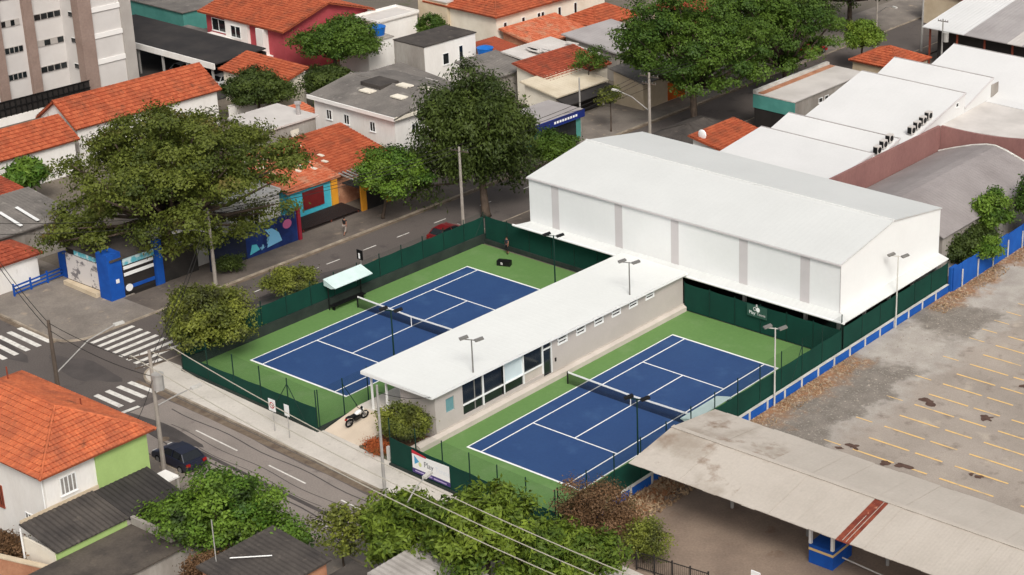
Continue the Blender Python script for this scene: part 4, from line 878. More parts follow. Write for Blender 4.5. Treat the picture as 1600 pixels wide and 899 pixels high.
for i in range(9):
    y0 = -27.4+i*1.02; mb = MB(); dz = -0.12 if i >= 5 else 0
    slope(mb,(-7.3,y0,2.55+dz),(-7.3,y0+1.01,2.55+dz),(-10.96,y0+1.01,3.35+dz),(-10.96,y0,3.35+dz),'corr',0.3,amp=0.05,thick=0.04); mb.build('roof_sheet', m_fibre_dark if i < 5 else mat('fibre_black', C(62,58,56), C(48,45,44), 0.6, grain=0.15), le)
MB().box(-7.6,-27.3,0,-7.45,-22.4,2.5).build('wall', m_lime, le); MB().box(-7.6,-22.39,0,-7.45,-18.3,2.38).build('wall', m_render_g, le)
MB().box(-10.9,-27.35,0,-7.62,-27.2,2.45).build('end_wall', m_render_c, le); MB().tube([(-10.7,-27.5,0),(-10.7,-27.5,3.2)],0.06,6).build('post', m_gutterwhite, le)
MB().bar((-10.95,-27.3,3.42),(-10.95,-21.8,3.42),0.06,0.3).build('flashing', m_beige, le)
h = house('outbuilding', 'low dark flat roofed outbuilding below the lean-to', 'outbuilding', -7.2,-30.0,-2.6,-20.0, 1.9, m_render_g, 'flat', 2, mat('felt_roof', C(92,84,76), C(70,64,60), 0.35, 0.4, 0.6, C(112,102,90), 0.9, 0.6, 0.75, 0.2, 6), over=0.2, th=0.12)
MB().box(-7.35,-22.2,2.05,-3.4,-21.95,2.6).build('parapet', m_render_g, h)
pw = thing('porch_slab', 'small white concrete porch slab beside the lime green wall', 'porch', (-10,-17.4,0))
MB().box(-10.95,-18.3,2.3,-9.5,-16.9,2.42).build('slab', m_render_w, pw); MB().box(-9.7,-17.1,0,-9.55,-16.95,2.29).build('post', m_render_g, pw); MB().box(-9.7,-18.25,0,-9.55,-18.1,2.29).build('post', m_render_g, pw)
yw = thing('yard_wall', 'crumbling beige and orange yard wall at the bottom corner', 'wall', (-10,-28,0))
MB().prism([(-17,-30.2),(-6.2,-27.3),(-6.2,-27.0),(-17,-29.9)],-0.05,[1.5,1.35,1.35,1.5]).build('wall', m_brick, yw)
MB().prism([(-17,-30.25),(-6.2,-27.35),(-6.2,-26.95),(-17,-29.85)],[1.51,1.36,1.36,1.51],[1.6,1.45,1.45,1.6]).build('coping', m_beige, yw)
h = house('outbuilding', 'dark corrugated roofed outbuilding with white conduit behind the leafy trees', 'outbuilding', 2.6,-24.4,7.4,-19.2, 3.0, m_brick, 'me', 3.5, m_fibre_dark, over=0.25, kind='corr', p=0.35)
MB().tube([(3.4,-23.0,3.8),(5.0,-21.2,3.62)],0.04,6).build('conduit', m_gutterwhite, h); MB().tube([(2.9,-23.6,3.7),(2.9,-23.6,6.6)],0.035,6).build('mast', m_galv, h)
h = house('outbuilding', 'peach walled outbuilding beside the dark corrugated roof', 'outbuilding', 7.9,-21.2,11.2,-17.6, 2.2, mat('peach_render', C(206,158,138), C(190,142,122), 0.5, grain=0.08), 'flat', 2.2, m_fibre_dark, over=0.05)
h = house('outbuilding', 'outbuilding with pale wavy sheet roof at the bottom edge', 'outbuilding', 12.2,-19.6,17.4,-15.6, 3.4, m_render_g, 'me', 4.0, mat('wavy_sheet', C(176,170,164), C(140,134,128), 0.4, 0.35, 0.7, grain=0.1), over=0.3, kind='corr', p=0.42)

# ================================================================ CAR PARK AND SERVICE CANOPY
def lot_material():
    """weathered car park: asphalt that breaks up into gravel, pale slab and dry soil towards the boundary wall"""
    m = bpy.data.materials.new('car_park_surface'); m.use_nodes = True; t = m.node_tree; N = t.nodes; L = t.links; N.clear()
    out = N.new('ShaderNodeOutputMaterial'); b = N.new('ShaderNodeBsdfPrincipled'); b.inputs['Roughness'].default_value = 0.9; b.inputs['Specular IOR Level'].default_value = 0.2
    ge = N.new('ShaderNodeNewGeometry'); sx = N.new('ShaderNodeSeparateXYZ'); L.new(ge.outputs['Position'], sx.inputs[0])
    def noise(s_, d=6, r_=0.6):
        n = N.new('ShaderNodeTexNoise'); n.inputs['Scale'].default_value = s_; n.inputs['Detail'].default_value = d; n.inputs['Roughness'].default_value = r_; L.new(ge.outputs['Position'], n.inputs['Vector']); return n.outputs['Fac']
    def mth(op, p, q):
        n = N.new('ShaderNodeMath'); n.operation = op
        for i, v in enumerate((p, q)):
            if isinstance(v, (int, float)): n.inputs[i].default_value = v
            else: L.new(v, n.inputs[i])
        return n.outputs[0]
    def ramp(v, lo, hi):
        r_ = N.new('ShaderNodeMapRange'); r_.clamp = True; r_.inputs['From Min'].default_value = lo; r_.inputs['From Max'].default_value = hi; L.new(v, r_.inputs['Value']); return r_.outputs[0]
    def mix(f, p, q, mode='MIX'):
        x = N.new('ShaderNodeMix'); x.data_type = 'RGBA'; x.blend_type = mode
        if isinstance(f, float): x.inputs[0].default_value = f
        else: L.new(f, x.inputs[0])
        for s_, v in ((x.inputs[6], p), (x.inputs[7], q)):
            if isinstance(v, tuple): s_.default_value = v
            else: L.new(v, s_)
        return x.outputs[2]
    wob = mth('MULTIPLY', mth('SUBTRACT', noise(0.35), 0.5), 7.0); wob2 = mth('MULTIPLY', mth('SUBTRACT', noise(1.6), 0.5), 2.4)
    X = mth('ADD', sx.outputs['X'], mth('ADD', wob, wob2)); Y = mth('ADD', sx.outputs['Y'], mth('ADD', wob, wob2))
    asph = mix(ramp(noise(0.18), 0.35, 0.65), C(168,157,146), C(150,140,130)); asph = mix(ramp(noise(0.7), 0.56, 0.70), asph, C(136,125,116)); asph = mix(ramp(noise(0.45, 3), 0.60, 0.72), asph, C(176,164,150))
    grav = mix(ramp(noise(0.8), 0.35, 0.65), C(138,130,121), C(118,111,103)); grav = mix(ramp(noise(5.0, 3), 0.58, 0.68), grav, C(168,160,150))
    slab = mix(ramp(noise(0.6), 0.35, 0.65), C(178,171,162), C(160,152,144))
    soil = mix(ramp(noise(1.1), 0.35, 0.65), C(158,116,84), C(138,112,90)); soil = mix(ramp(noise(2.6), 0.52, 0.64), soil, C(186,166,140))
    c = mix(ramp(X, 22.8, 21.0), asph, slab)
    c = mix(ramp(X, 21.3, 20.3), c, grav)
    band = mth('MULTIPLY', ramp(Y, 29.0, 30.4), ramp(Y, 38.2, 36.6)); band2 = ramp(Y, 43.0, 44.6); band = mth('MAXIMUM', band, band2)
    c = mix(mth('MULTIPLY', band, ramp(X, 21.6, 20.2)), c, slab)
    near = mth('MULTIPLY', ramp(X, 17.2, 15.4), mth('MAXIMUM', ramp(Y, 30.0, 28.0), ramp(Y, 41.0, 43.0)))
    c = mix(near, c, soil)
    g = N.new('ShaderNodeMapRange'); g.inputs['From Min'].default_value = 0.25; g.inputs['From Max'].default_value = 0.75; g.inputs['To Min'].default_value = 0.82; g.inputs['To Max'].default_value = 1.12; L.new(noise(9.0, 3), g.inputs['Value'])
    cc = N.new('ShaderNodeCombineColor')
    for i in range(3): L.new(g.outputs[0], cc.inputs[i])
    c = mix(1.0, c, cc.outputs[0], 'MULTIPLY'); L.new(c, b.inputs['Base Color'])
    bp = N.new('ShaderNodeBump'); bp.inputs['Strength'].default_value = 0.5; bp.inputs['Distance'].default_value = 0.02; L.new(noise(12.0, 4), bp.inputs['Height']); L.new(bp.outputs[0], b.inputs['Normal'])
    L.new(b.outputs[0], out.inputs['Surface']); return m
m_lot = lot_material()
m_gravel = mat('gravel_ground', C(120,115,108), C(96,92,87), 0.6, 0.35, 0.65, C(160,152,142), 3.0, 0.6, 0.7, 0.3, 12, bump=0.03)
m_conc_pale = mat('pale_slab', C(182,174,164), C(166,158,149), 0.5, 0.35, 0.65, C(142,134,126), 1.2, 0.62, 0.74, 0.12, 8)
m_drygrass = mat('dry_soil', C(164,112,74), C(142,104,76), 0.7, 0.35, 0.65, C(186,156,122), 1.8, 0.6, 0.7, 0.3, 10)
m_hole = mat('pothole_soil', C(100,78,68), C(80,60,52), 2.0, grain=0.25)
m_fore = mat('stained_forecourt', C(150,132,116), C(122,106,94), 0.18, 0.35, 0.65, C(112,86,70), 0.35, 0.6, 0.74, 0.18, 6)
lot = struct('car_park', MB().poly([(14.4,9.0,0.01),(75,9.0,0.01),(75,80,0.01),(14.4,80,0.01)]), m_lot)
struct('forecourt', MB().poly([(14.4,-7.6,0.008),(75,-9.6,0.008),(75,8.99,0.008),(14.4,8.99,0.008)]), m_fore)
def edge_blob(pts, z, j, seed, sub=7):
    r_ = random.Random(seed); out = []
    for a, b in zip(pts, pts[1:]+pts[:1]):
        for i in range(sub):
            t = i/sub; out.append((a[0]+(b[0]-a[0])*t+r_.uniform(-j,j), a[1]+(b[1]-a[1])*t+r_.uniform(-j,j), z))
    return out
struct('dry_verge', MB().poly(edge_blob([(14.5,-5.5),(16.2,-2.5),(16.8,1.5),(16.2,5),(14.5,5)],0.024,0.4,7)), m_drygrass)
for i, (x, y, rx, ry) in enumerate([(24.0,25.9,0.75,0.6),(29.1,26.2,0.75,0.7),(23.1,16.4,0.6,0.45),(22.4,15.6,0.4,0.2),(27.6,16.0,1.0,0.35),(26.4,15.6,0.4,0.4),(33.0,17.9,0.35,0.25),(32.4,17.9,0.25,0.2),(28.9,32.8,0.5,0.5)]):
    struct('pothole', MB().poly(blob(x,y,rx*0.8,ry*0.8,0.034,20,0.85,seed=30+i)), m_hole)
for k in range(-1, 16):
    y = 16.05+2.2*k
    def yl(x0, x1, w=0.16):
        MB().poly([(x0,y-w/2,0.030),(x1,y-w/2,0.030),(x1,y+w/2,0.030),(x0,y+w/2,0.030)]).build('bay_line', m_yellow, lot)
    if y < 40.5: yl(23.3,26.9)
    if k < 10: yl(27.4,29.75)
    if k >= 0: yl(30.8,35.3); yl(37.5,41.5)
    if k % 2 == 0 or k > 10: yl(20.7,22.2,0.10)
cp = thing('canopy', 'long pale corrugated canopy roof over the stained forecourt', 'canopy', (37,4.3,0))
m_can = mat('canopy_sheet', C(188,179,168), C(178,169,158), 0.3, 0.35, 0.7, C(164,154,143), 0.8, 0.66, 0.85, 0.07, 5, rough=0.7)
m_can2 = mat('canopy_sheet_worn', C(188,179,168), C(160,149,136), 0.28, 0.45, 0.66, C(142,124,108), 0.5, 0.56, 0.7, 0.07, 5)
m_rustsheet = mat('rust_sheet', C(140,70,50), C(112,52,40), 1.5, 0.4, 0.6, C(176,120,96), 4.0, 0.62, 0.68, 0.15, 8)
cx0, cw = 15.75, 1.06
for i in range(42):
    a = cx0+i*cw; b = a+cw-0.006; j = 0.012*math.sin(i*2.7)
    ys0 = -0.45+0.03*math.sin(i*1.9); yn0 = 9.15+0.05*math.sin(i*1.3)
    mm = m_can2 if i < 8 else m_can
    if i == 16: mm = m_rustsheet
    mb = MB(); slope(mb,(a,ys0,4.0+j),(b,ys0,4.0+j),(b,4.3,4.72+j),(a,4.3,4.72+j),'corr',0.265,amp=0.005,thick=0.03); mb.build('roof_sheet', mm, cp)
    mb = MB(); slope(mb,(b,yn0,4.0+j),(a,yn0,4.0+j),(a,4.3,4.72+j),(b,4.3,4.72+j),'corr',0.265,amp=0.005,thick=0.03); mb.build('roof_sheet', m_can2 if i < 8 else m_can, cp)
for q in (0.45,0.72): MB().bar((cx0+16*cw+q*cw,-0.4,4.055),(cx0+16*cw+q*cw,4.2 if q > 0.5 else 2.4,4.055+0.153*(4.6 if q > 0.5 else 2.8)),0.03,0.025).build('pale_rib', m_can, cp)
MB().bar((cx0,4.3,4.77),(cx0+42*cw,4.3,4.77),0.35,0.05).build('ridge_capping', m_can, cp)
for x in np.arange(21.0, 60, 6.4):
    for y in (4.25,): MB().tube([(x,y,-0.02),(x,y,4.5)],0.13,8).build('column', m_galv, cp)
    MB().bar((x,-0.3,3.92),(x,4.3,4.6),0.12,0.16).build('rafter', m_rust, cp); MB().bar((x,9.0,3.92),(x,4.3,4.6),0.12,0.16).build('rafter', m_rust, cp)
bt_ = thing('booth', 'blue and white attendant booth under the pale canopy', 'booth', (30.5,2.6,0))
MB().box(29.3,1.6,-0.02,31.2,3.9,1.0).build('base', m_shopblue, bt_); MB().box(29.28,1.58,1.003,31.22,3.92,1.18).build('yellow_band', mat('cream_band', C(216,186,130), grain=0.05), bt_); MB().box(29.3,1.6,1.183,31.2,3.9,1.45).build('upper_band', m_shopblue, bt_)
for x, y in ((29.38,1.68),(31.12,1.68),(29.38,3.82),(31.12,3.82)): MB().box(x-0.1,y-0.1,1.46,x+0.1,y+0.1,3.2).build('post', m_gutterwhite, bt_)
MB().box(29.2,1.5,3.2,31.3,4.0,3.35).build('roof', m_gutterwhite, bt_)
MB().box(29.5,3.6,1.46,31.0,3.7,3.19).build('back_panel', m_glass, bt_)
bar_ = thing('barrier_pole', 'pale barrier pole lying beside the blue booth', 'barrier', (33,2.6,0)); MB().tube([(31.3,2.6,0.55),(36.5,2.2,0.5)],0.05,6).build('pole', m_cap, bar_); MB().box(36.3,2.1,-0.02,36.5,2.3,0.5).build('support', m_galv, bar_)
ss = thing('street_sign', 'white panel sign with blue mark at the bottom edge', 'sign', (28.7,-3.5,0))
MB().tube([(28.7,-3.5,0),(28.7,-3.5,1.3)],0.05,6).build('post', m_galv, ss); MB().box(28.35,-3.54,1.0,29.05,-3.46,1.75).build('panel', m_gutterwhite, ss); MB().poly([(28.45,-3.545,1.05),(29.0,-3.545,1.1),(29.0,-3.545,1.35),(28.7,-3.545,1.25)]).build('blue_mark', m_navy, ss)
gt = thing('grille_gate', 'grey metal grille gate at the edge of the stained forecourt', 'gate', (23.5,-4.8,0))
for k in range(5):
    a = (20.6+k*1.35, -5.5+0.15*k); MB().tube([(a[0],a[1],0),(a[0],a[1],1.5)],0.06,6).build('post', m_dark, gt)
    if k < 4:
        for z in (0.2,1.35): MB().bar((a[0],a[1],z),(a[0]+1.35,a[1]+0.15,z),0.04,0.06).build('rail', m_dark, gt)
        for q in range(1, 9): MB().bar((a[0]+0.15*q,a[1]+0.017*q,0.22),(a[0]+0.15*q,a[1]+0.017*q,1.33),0.02,0.02).build('bar', m_dark, gt)

# ================================================================ CLUB FURNITURE
def bench_shelter(x, y0, y1, inward, zb, zf, label):
    root = thing('shelter', label, 'shelter', (x,(y0+y1)/2,0), 'player shelters'); d = 1.4*inward
    mb = MB(); mb.prism([(x,y0),(x+d,y0),(x+d,y1),(x,y1)] if d > 0 else [(x+d,y0),(x,y0),(x,y1),(x+d,y1)], [zb-0.06,zf-0.06,zf-0.06,zb-0.06] if d > 0 else [zf-0.06,zb-0.06,zb-0.06,zf-0.06], [zb,zf,zf,zb] if d > 0 else [zf,zb,zb,zf]); mb.build('roof', m_awning, root)
    for y in (y0+0.05, y1-0.05): mb = MB(); mb.extr([(x,y-0.02,zb-0.06),(x+d,y-0.02,zf-0.06),(x+d*0.6,y-0.02,zf-0.22),(x,y-0.02,zf-0.1)],(0,0.04,0)); mb.build('side_panel', m_awning, root)
    for y in (y0+0.3, y1-0.3): MB().tube([(x+0.15*inward,y,0.02),(x+0.15*inward,y,zb-0.06)],0.05,6).build('post', m_black, root)
    MB().box(min(x+0.2*inward,x+0.75*inward),y0+0.3,0.42,max(x+0.2*inward,x+0.75*inward),y1-0.3,0.48).build('bench_seat', m_black, root)
    for y in (y0+0.5, y1-0.5): MB().box(min(x+0.3*inward,x+0.6*inward),y-0.05,0.03,max(x+0.3*inward,x+0.6*inward),y+0.05,0.415).build('bench_leg', m_black, root)
bench_shelter(-26.6,10.3,14.4,1,2.95,2.45,'pale aqua roofed bench shelter against the long dark green fence')
bench_shelter(13.9,9.2,13.6,-1,2.6,2.25,'pale aqua roofed bench shelter against the blue boundary wall')
def flood(x, y, h, label, heads=2, mp=None):
    root = thing('floodlight_pole', label, 'floodlight', (x,y,0), 'court floodlight poles'); mp = mp or m_fpost
    MB().tube([(x,y,0),(x,y,h)],0.075,8,0.05).build('pole', mp, root)
    MB().bar((x-0.6,y-0.25,h-0.05),(x+0.6,y+0.25,h-0.05),0.06,0.06).build('crossbar', mp, root)
    for s_ in (-1,1):
        c = Vector((x+0.55*s_, y+0.23*s_, h+0.05)); mb = MB(); mb.bar(c+Vector((-0.16,-0.28,-0.05)), c+Vector((0.16,0.28,0.08)), 0.34, 0.14); mb.build('lamp_head', m_lamp if mp is not m_fpost else m_black, root)
    return root
flood(-2.5,3.45,6.7,'floodlight pole beside the large clubhouse window',mp=m_lamp)
flood(-2.7,21.6,6.7,'floodlight pole beside the small clubhouse vents',mp=m_lamp)
flood(-11.1,3.65,6.7,'dark floodlight pole of the far court nearest the street')
flood(-11.6,22.3,6.7,'dark floodlight pole of the far court nearest the white hall')
flood(13.75,2.9,6.9,'dark floodlight pole beside the pale canopy')
flood(14.5,18.3,6.7,'pale floodlight pole standing against the blue boundary wall',mp=m_cap)
flood(14.5,36.1,6.7,'pale floodlight pole in front of the white hall end wall',mp=m_cap)
# signs on the fences
bn = thing('banner', 'white advertising banner with blue logo and purple strip on the street fence', 'banner', (2,fy(2)-0.1,1))
d_ = Vector((1,-0.05,0)).normalized(); nb = Vector((-0.05,-1,0)).normalized()
def onf(x, z, o=0.07): return (x, fy(x)-o, z)
def fquad(x0, x1, za0, za1, zb0, zb1, m, name, o, th=0.012): 
    return MB().extr([onf(x0,za0,o),onf(x1,zb0,o),onf(x1,zb1,o),onf(x0,za1,o)],tuple(nb*th)).build(name, m, bn)
fquad(0.05,3.85,0.78,1.92,0.86,2.12,m_line,'white_sheet',0.07)
fquad(0.02,3.88,0.42,0.78,0.50,0.86,mat('purple_strip', C(66,54,110), C(84,70,128), 1.5, grain=0.05),'purple_strip',0.07)
fquad(0.05,1.5,1.925,2.2,1.925,2.05,mat('red_tab', C(196,52,62), grain=0.04),'red_tab',0.07)
m_logo = mat('logo_blue', C(70,150,196), C(90,170,206), 2.0, grain=0.03); m_logo2 = mat('logo_lime', C(206,214,150), grain=0.03)
MB().poly([onf(0.28,1.12,0.086),onf(0.78,1.45,0.086),onf(0.28,1.82,0.086)]).build('logo', m_logo, bn)
MB().poly([onf(0.85+0.16*math.cos(a*math.pi/8),1.25+0.18*math.sin(a*math.pi/8),0.086) for a in range(16)]).build('logo', m_logo2, bn)
text('Play','lettering',mat('grey_ink', C(110,112,116), grain=0),bn,onf(1.25,1.22,0.09),0.62,(1,-0.05,0.02),(0,0,1))
text('Tennis','lettering',mat('pale_ink', C(222,226,230), grain=0),bn,onf(2.42,1.26,0.09),0.55,(1,-0.05,0.02),(0,0,1))
for i, (x, w) in enumerate([(0.3,0.9),(1.35,0.7),(2.2,1.3)]): fquad(x,x+w,0.56,0.66,0.58,0.68,mat('lilac_ink', C(180,166,206), grain=0),'text_bar',0.083,0.004)
sg = thing('club_sign', 'small dark green club sign with white ball logo below the hall eave', 'sign', (5.5,28.2,2))
MB().box(4.5,28.20,1.45,6.55,28.26,2.5).build('panel', mat('sign_green', C(46,82,70), grain=0.04), sg)
def sdisc(x, z, rx, rz, o): return [(x+rx*math.cos(2*math.pi*i/14), o, z+rz*math.sin(2*math.pi*i/14)) for i in range(14)]
MB().poly(sdisc(5.65,2.18,0.2,0.22,28.19)).build('ball_logo', m_line, sg); MB().poly(sdisc(5.32,2.2,0.17,0.18,28.194)).build('ball_logo', m_strip, sg); MB().poly(sdisc(5.32,2.2,0.1,0.11,28.191)).build('ball_logo', MATS['sign_green'], sg)
MB().poly([(5.4,28.193,2.42),(5.62,28.193,2.42),(5.58,28.193,2.66),(5.46,28.193,2.66)]).build('figure_logo', m_strip, sg)
text('Play','lettering',m_line,sg,(4.72,28.185,1.68),0.42,(1,0,0),(0,0,1)); text('Tennis','lettering',m_strip,sg,(5.52,28.185,1.68),0.34,(1,0,0),(0,0,1))
def plate(label, x, y, h, w, hh, red=False, name='traffic_sign'):
    root = thing(name, label, 'traffic sign', (x,y,0.13)); MB().tube([(x,y,0.1),(x,y,h)],0.035,6).build('post', m_galv, root)
    MB().box(x-w/2,y-0.06,h-hh,x+w/2,y-0.036,h+0.02).build('plate', m_line, root)
    if red:
        zc = h-hh/2; r_ = min(w,hh)*0.36; mb = MB(); n = 18
        o = [(x+r_*math.cos(2*math.pi*i/n), y-0.066, zc+r_*math.sin(2*math.pi*i/n)) for i in range(n)]; q = [(x+r_*0.72*math.cos(2*math.pi*i/n), y-0.066, zc+r_*0.72*math.sin(2*math.pi*i/n)) for i in range(n)]
        mb.add(o+q, [(i,(i+1)%n,n+(i+1)%n,n+i) for i in range(n)]); mb.bar((x-r_*0.6,y-0.067,zc+r_*0.6),(x+r_*0.6,y-0.067,zc-r_*0.6),0.003,0.07); mb.build('red_ring', mat('sign_red', C(190,60,56), grain=0), root)
plate('white no-parking sign with red ring on the pale pavement', -12.9,-6.4,2.75,0.72,0.95,True)
plate('plain white plate sign beside the no-parking sign', -11.2,-6.5,2.85,0.5,0.9)
plate('small white traffic sign at the far corner pavement', -50.6,-4.6,2.6,0.8,0.8,True)
ts = thing('traffic_sign', 'black faced sign with white mark beyond the dark green fence', 'traffic sign', (-30.4,16.3,0.13))
MB().tube([(-28.4,16.0,0.1),(-28.4,16.0,3.1)],0.04,6).build('post', m_galv, ts); MB().box(-28.75,15.9,2.4,-28.05,15.95,3.3).build('plate', m_black, ts); MB().box(-28.55,15.88,2.5,-28.35,15.895,3.0).build('mark', m_line, ts)
bxk = thing('equipment_case', 'black equipment case with a white label lying on the green court surround', 'case', (-21.5,26.4,0.03))
mb = MB(); mb.bar((-22.1,26.15,0.28),(-20.95,26.6,0.28),0.55,0.48); mb.build('body', m_black, bxk); MB().bar((-22.0,26.19,0.54),(-21.05,26.56,0.54),0.42,0.05).build('lid', m_black, bxk); MB().box(-21.62,26.0,0.2,-21.4,26.03,0.42).build('label', m_strip, bxk)

# ================================================================ UTILITY POLES AND CABLES
def upole(x, y, h, label, m, arms=(), lamp=None, trafo=False, r=0.17):
    root = thing('utility_pole', label, 'utility pole', (x,y,0.0), 'street utility poles')
    MB().tube([(x,y,0.05),(x,y,h)],r,8,r*0.62).build('pole', m, root)
    for (z, dx, dy) in arms:
        a = MB().bar((x-dx,y-dy,z),(x+dx,y+dy,z),0.08,0.1).build('crossarm', m_woodpole, root)
        for t in (-0.9,-0.45,0.45,0.9): MB().tube([(x+dx*t,y+dy*t,z+0.06),(x+dx*t,y+dy*t,z+0.22)],0.03,6,0.045).build('insulator', m_lamp, a)
    if lamp:
        z0, (lx, ly, lz) = lamp; L_ = MB().tube([(x,y,z0),(x+(lx-x)*0.55,y+(ly-y)*0.55,z0+(lz-z0)*0.75),(lx,ly,lz)],0.05,6).build('lamp_arm', m_galv, root)
        d = Vector((lx-x,ly-y,0)).normalized(); e = Vector((lx,ly,lz)); MB().bar(e-d*0.1,e+d*0.65,0.3,0.16).build('lamp_head', m_cap, L_)
    if trafo:
        T_ = MB().tube([(x+0.45,y+0.1,h-2.9),(x+0.45,y+0.1,h-1.8)],0.36,10).build('transformer', m_galv, root); MB().tube([(x+0.45,y+0.1,h-1.8),(x+0.45,y+0.1,h-1.7)],0.4,10).build('lid', m_galv, T_)
    return root
upole(-14.3,-14.75,9.6,'concrete utility pole with crossarms beside the parked dark car',m_pole,((9.3,0.5,1.3),(8.5,0.3,1.0)),(5.3,(-14.1,-11.9,5.6)),True)
upole(-27.3,-13.7,7.9,'dark utility pole with street lamp arm behind the orange hipped roof',m_woodpole,(),(3.6,(-26.6,-9.0,6.0)),r=0.19)
upole(-38.2,8.4,7.0,'leaning pale utility pole with lamp arm in front of the spreading tree',m_pole,((6.8,0.9,0.3),),(5.0,(-38.6,5.8,5.9)))
upole(-28.4,55.4,10.2,'white utility pole with lamp arm behind the white hall roof',m_pole,((9.8,1.1,0.2),(9.0,0.8,0.2)),(6.0,(-32.4,55.0,7.6)),r=0.2)
upole(0.6,-8.35,8.7,'slim grey utility pole at the kerb before the banner',m_galv,(),None,r=0.12)
upole(-30.2,30.0,8.6,'white utility pole beside the dense dark tree',m_pole,((8.2,1.0,0.2),),None)
upole(10.6,-15.7,6.3,'slim lamp post with white head rising from the leafy trees',m_galv,(),(6.0,(10.0,-13.2,7.0)),r=0.09)
upole(-48.0,-6.2,8.4,'utility pole on the far pavement at the picture edge',m_pole,((8.1,0.2,1.0),),None)
upole(-33.6,108.0,9.0,'far slim utility pole beyond the orange hipped roof',m_pole,((8.7,1.0,0.2),),(5.0,(-30.5,107.0,6.6)),r=0.16)
upole(-28.4,111.0,11.0,'far tall utility pole beside the warehouse',m_galv,((9.6,0.9,0.2),),None,True,r=0.16)
upole(-41.2,58.9,6.4,'short grey post beside the blue fascia shop',m_galv,(),None,r=0.12)
upole(-21.6,104.6,7.0,'grey utility post against the black warehouse wall',m_galv,((6.7,0.7,0.1),),None,True,r=0.14)
def cable(label, a, b, sag=0.5, r=0.026, m=None, n=16):
    a, b = Vector(a), Vector(b); pts = []
    for i in range(n+1):
        t = i/n; p = a.lerp(b, t); p.z -= sag*4*t*(1-t); pts.append(tuple(p))
    return tag(MB().tube(pts, r, 5).build('power_cable', m or m_cable), label, 'cable', 'overhead power cables')
for i, (dy, z) in enumerate(((1.3,9.5),(0.2,9.4),(-1.1,9.5))):
    cable(['north pale cable from the pole by the dark car to the bottom edge','middle pale cable from the pole by the dark car to the bottom edge','south pale cable from the pole by the dark car to the bottom edge'][i],(-14.3+0.4*dy,-14.75+dy,z),(46,-18.2+dy,9.5),1.6,0.034,m_cablep,28)
for i, z in enumerate((8.6,7.6)):
    cable(['upper cable from the pole by the dark car to the dark lamp pole','lower cable from the pole by the dark car to the dark lamp pole'][i],(-14.3,-14.75,z),(-27.3,-13.7,7.7-0.6*i),0.4)
    cable(['upper cable from the dark lamp pole to the far pavement pole','lower cable from the dark lamp pole to the far pavement pole'][i],(-27.3,-13.7,7.7-0.6*i),(-48,-6.2,8.1-0.7*i),0.5)
    cable(['upper cable from the leaning pale pole to the far pavement pole','lower cable from the leaning pale pole to the far pavement pole'][i],(-38.2,8.4,6.85-0.7*i),(-48,-6.2,8.2-1.0*i),0.4)
    cable(['upper cable over the zebra crossing to the leaning pale pole','lower cable over the zebra crossing to the leaning pale pole'][i],(-14.3,-14.75,8.9-0.7*i),(-38.2,8.4,6.7-0.5*i),0.6)
for i, dx in enumerate((-0.8,0.0,0.8)):
    cable(['west cable along the side street towards the dense tree','middle cable along the side street towards the dense tree','east cable along the side street towards the dense tree'][i],(-38.2+dx,8.4,6.95),(-30.2+dx,30.0,8.45),0.5)
    cable(['west cable along the side street behind the white hall','middle cable along the side street behind the white hall','east cable along the side street behind the white hall'][i],(-30.2+dx,30.0,8.45),(-28.4+dx,55.4,10.05),0.6)
    cable(['west cable running up the street behind the big trees','middle cable running up the street behind the big trees','east cable running up the street behind the big trees'][i],(-28.4+dx,55.4,10.05),(-33.6+dx,108,8.9),1.0)

for lab, a, b in (('service cable from the leaning pale pole to the turquoise house',(-38.2,8.4,6.5),(-44.6,24.0,3.6)),('service cable from the pole by the dense tree to the orange kiosk',(-30.2,30.0,7.6),(-41.6,30.0,3.1)),('service cable from the pole by the dense tree to the white two storey house',(-30.2,30.0,7.9),(-46.6,40.0,6.0)),('service cable from the white pole behind the hall to the blue fascia shop',(-28.4,55.4,8.6),(-40.0,55.0,3.5)),('service cable from the pole by the dark car to the orange hipped house',(-14.3,-14.75,7.4),(-12.0,-18.2,5.8)),('service cable from the slim kerb pole to the clubhouse roof corner',(0.6,-8.35,8.2),(-2.2,-1.0,3.9))): cable(lab, a, b, 0.3, 0.02)
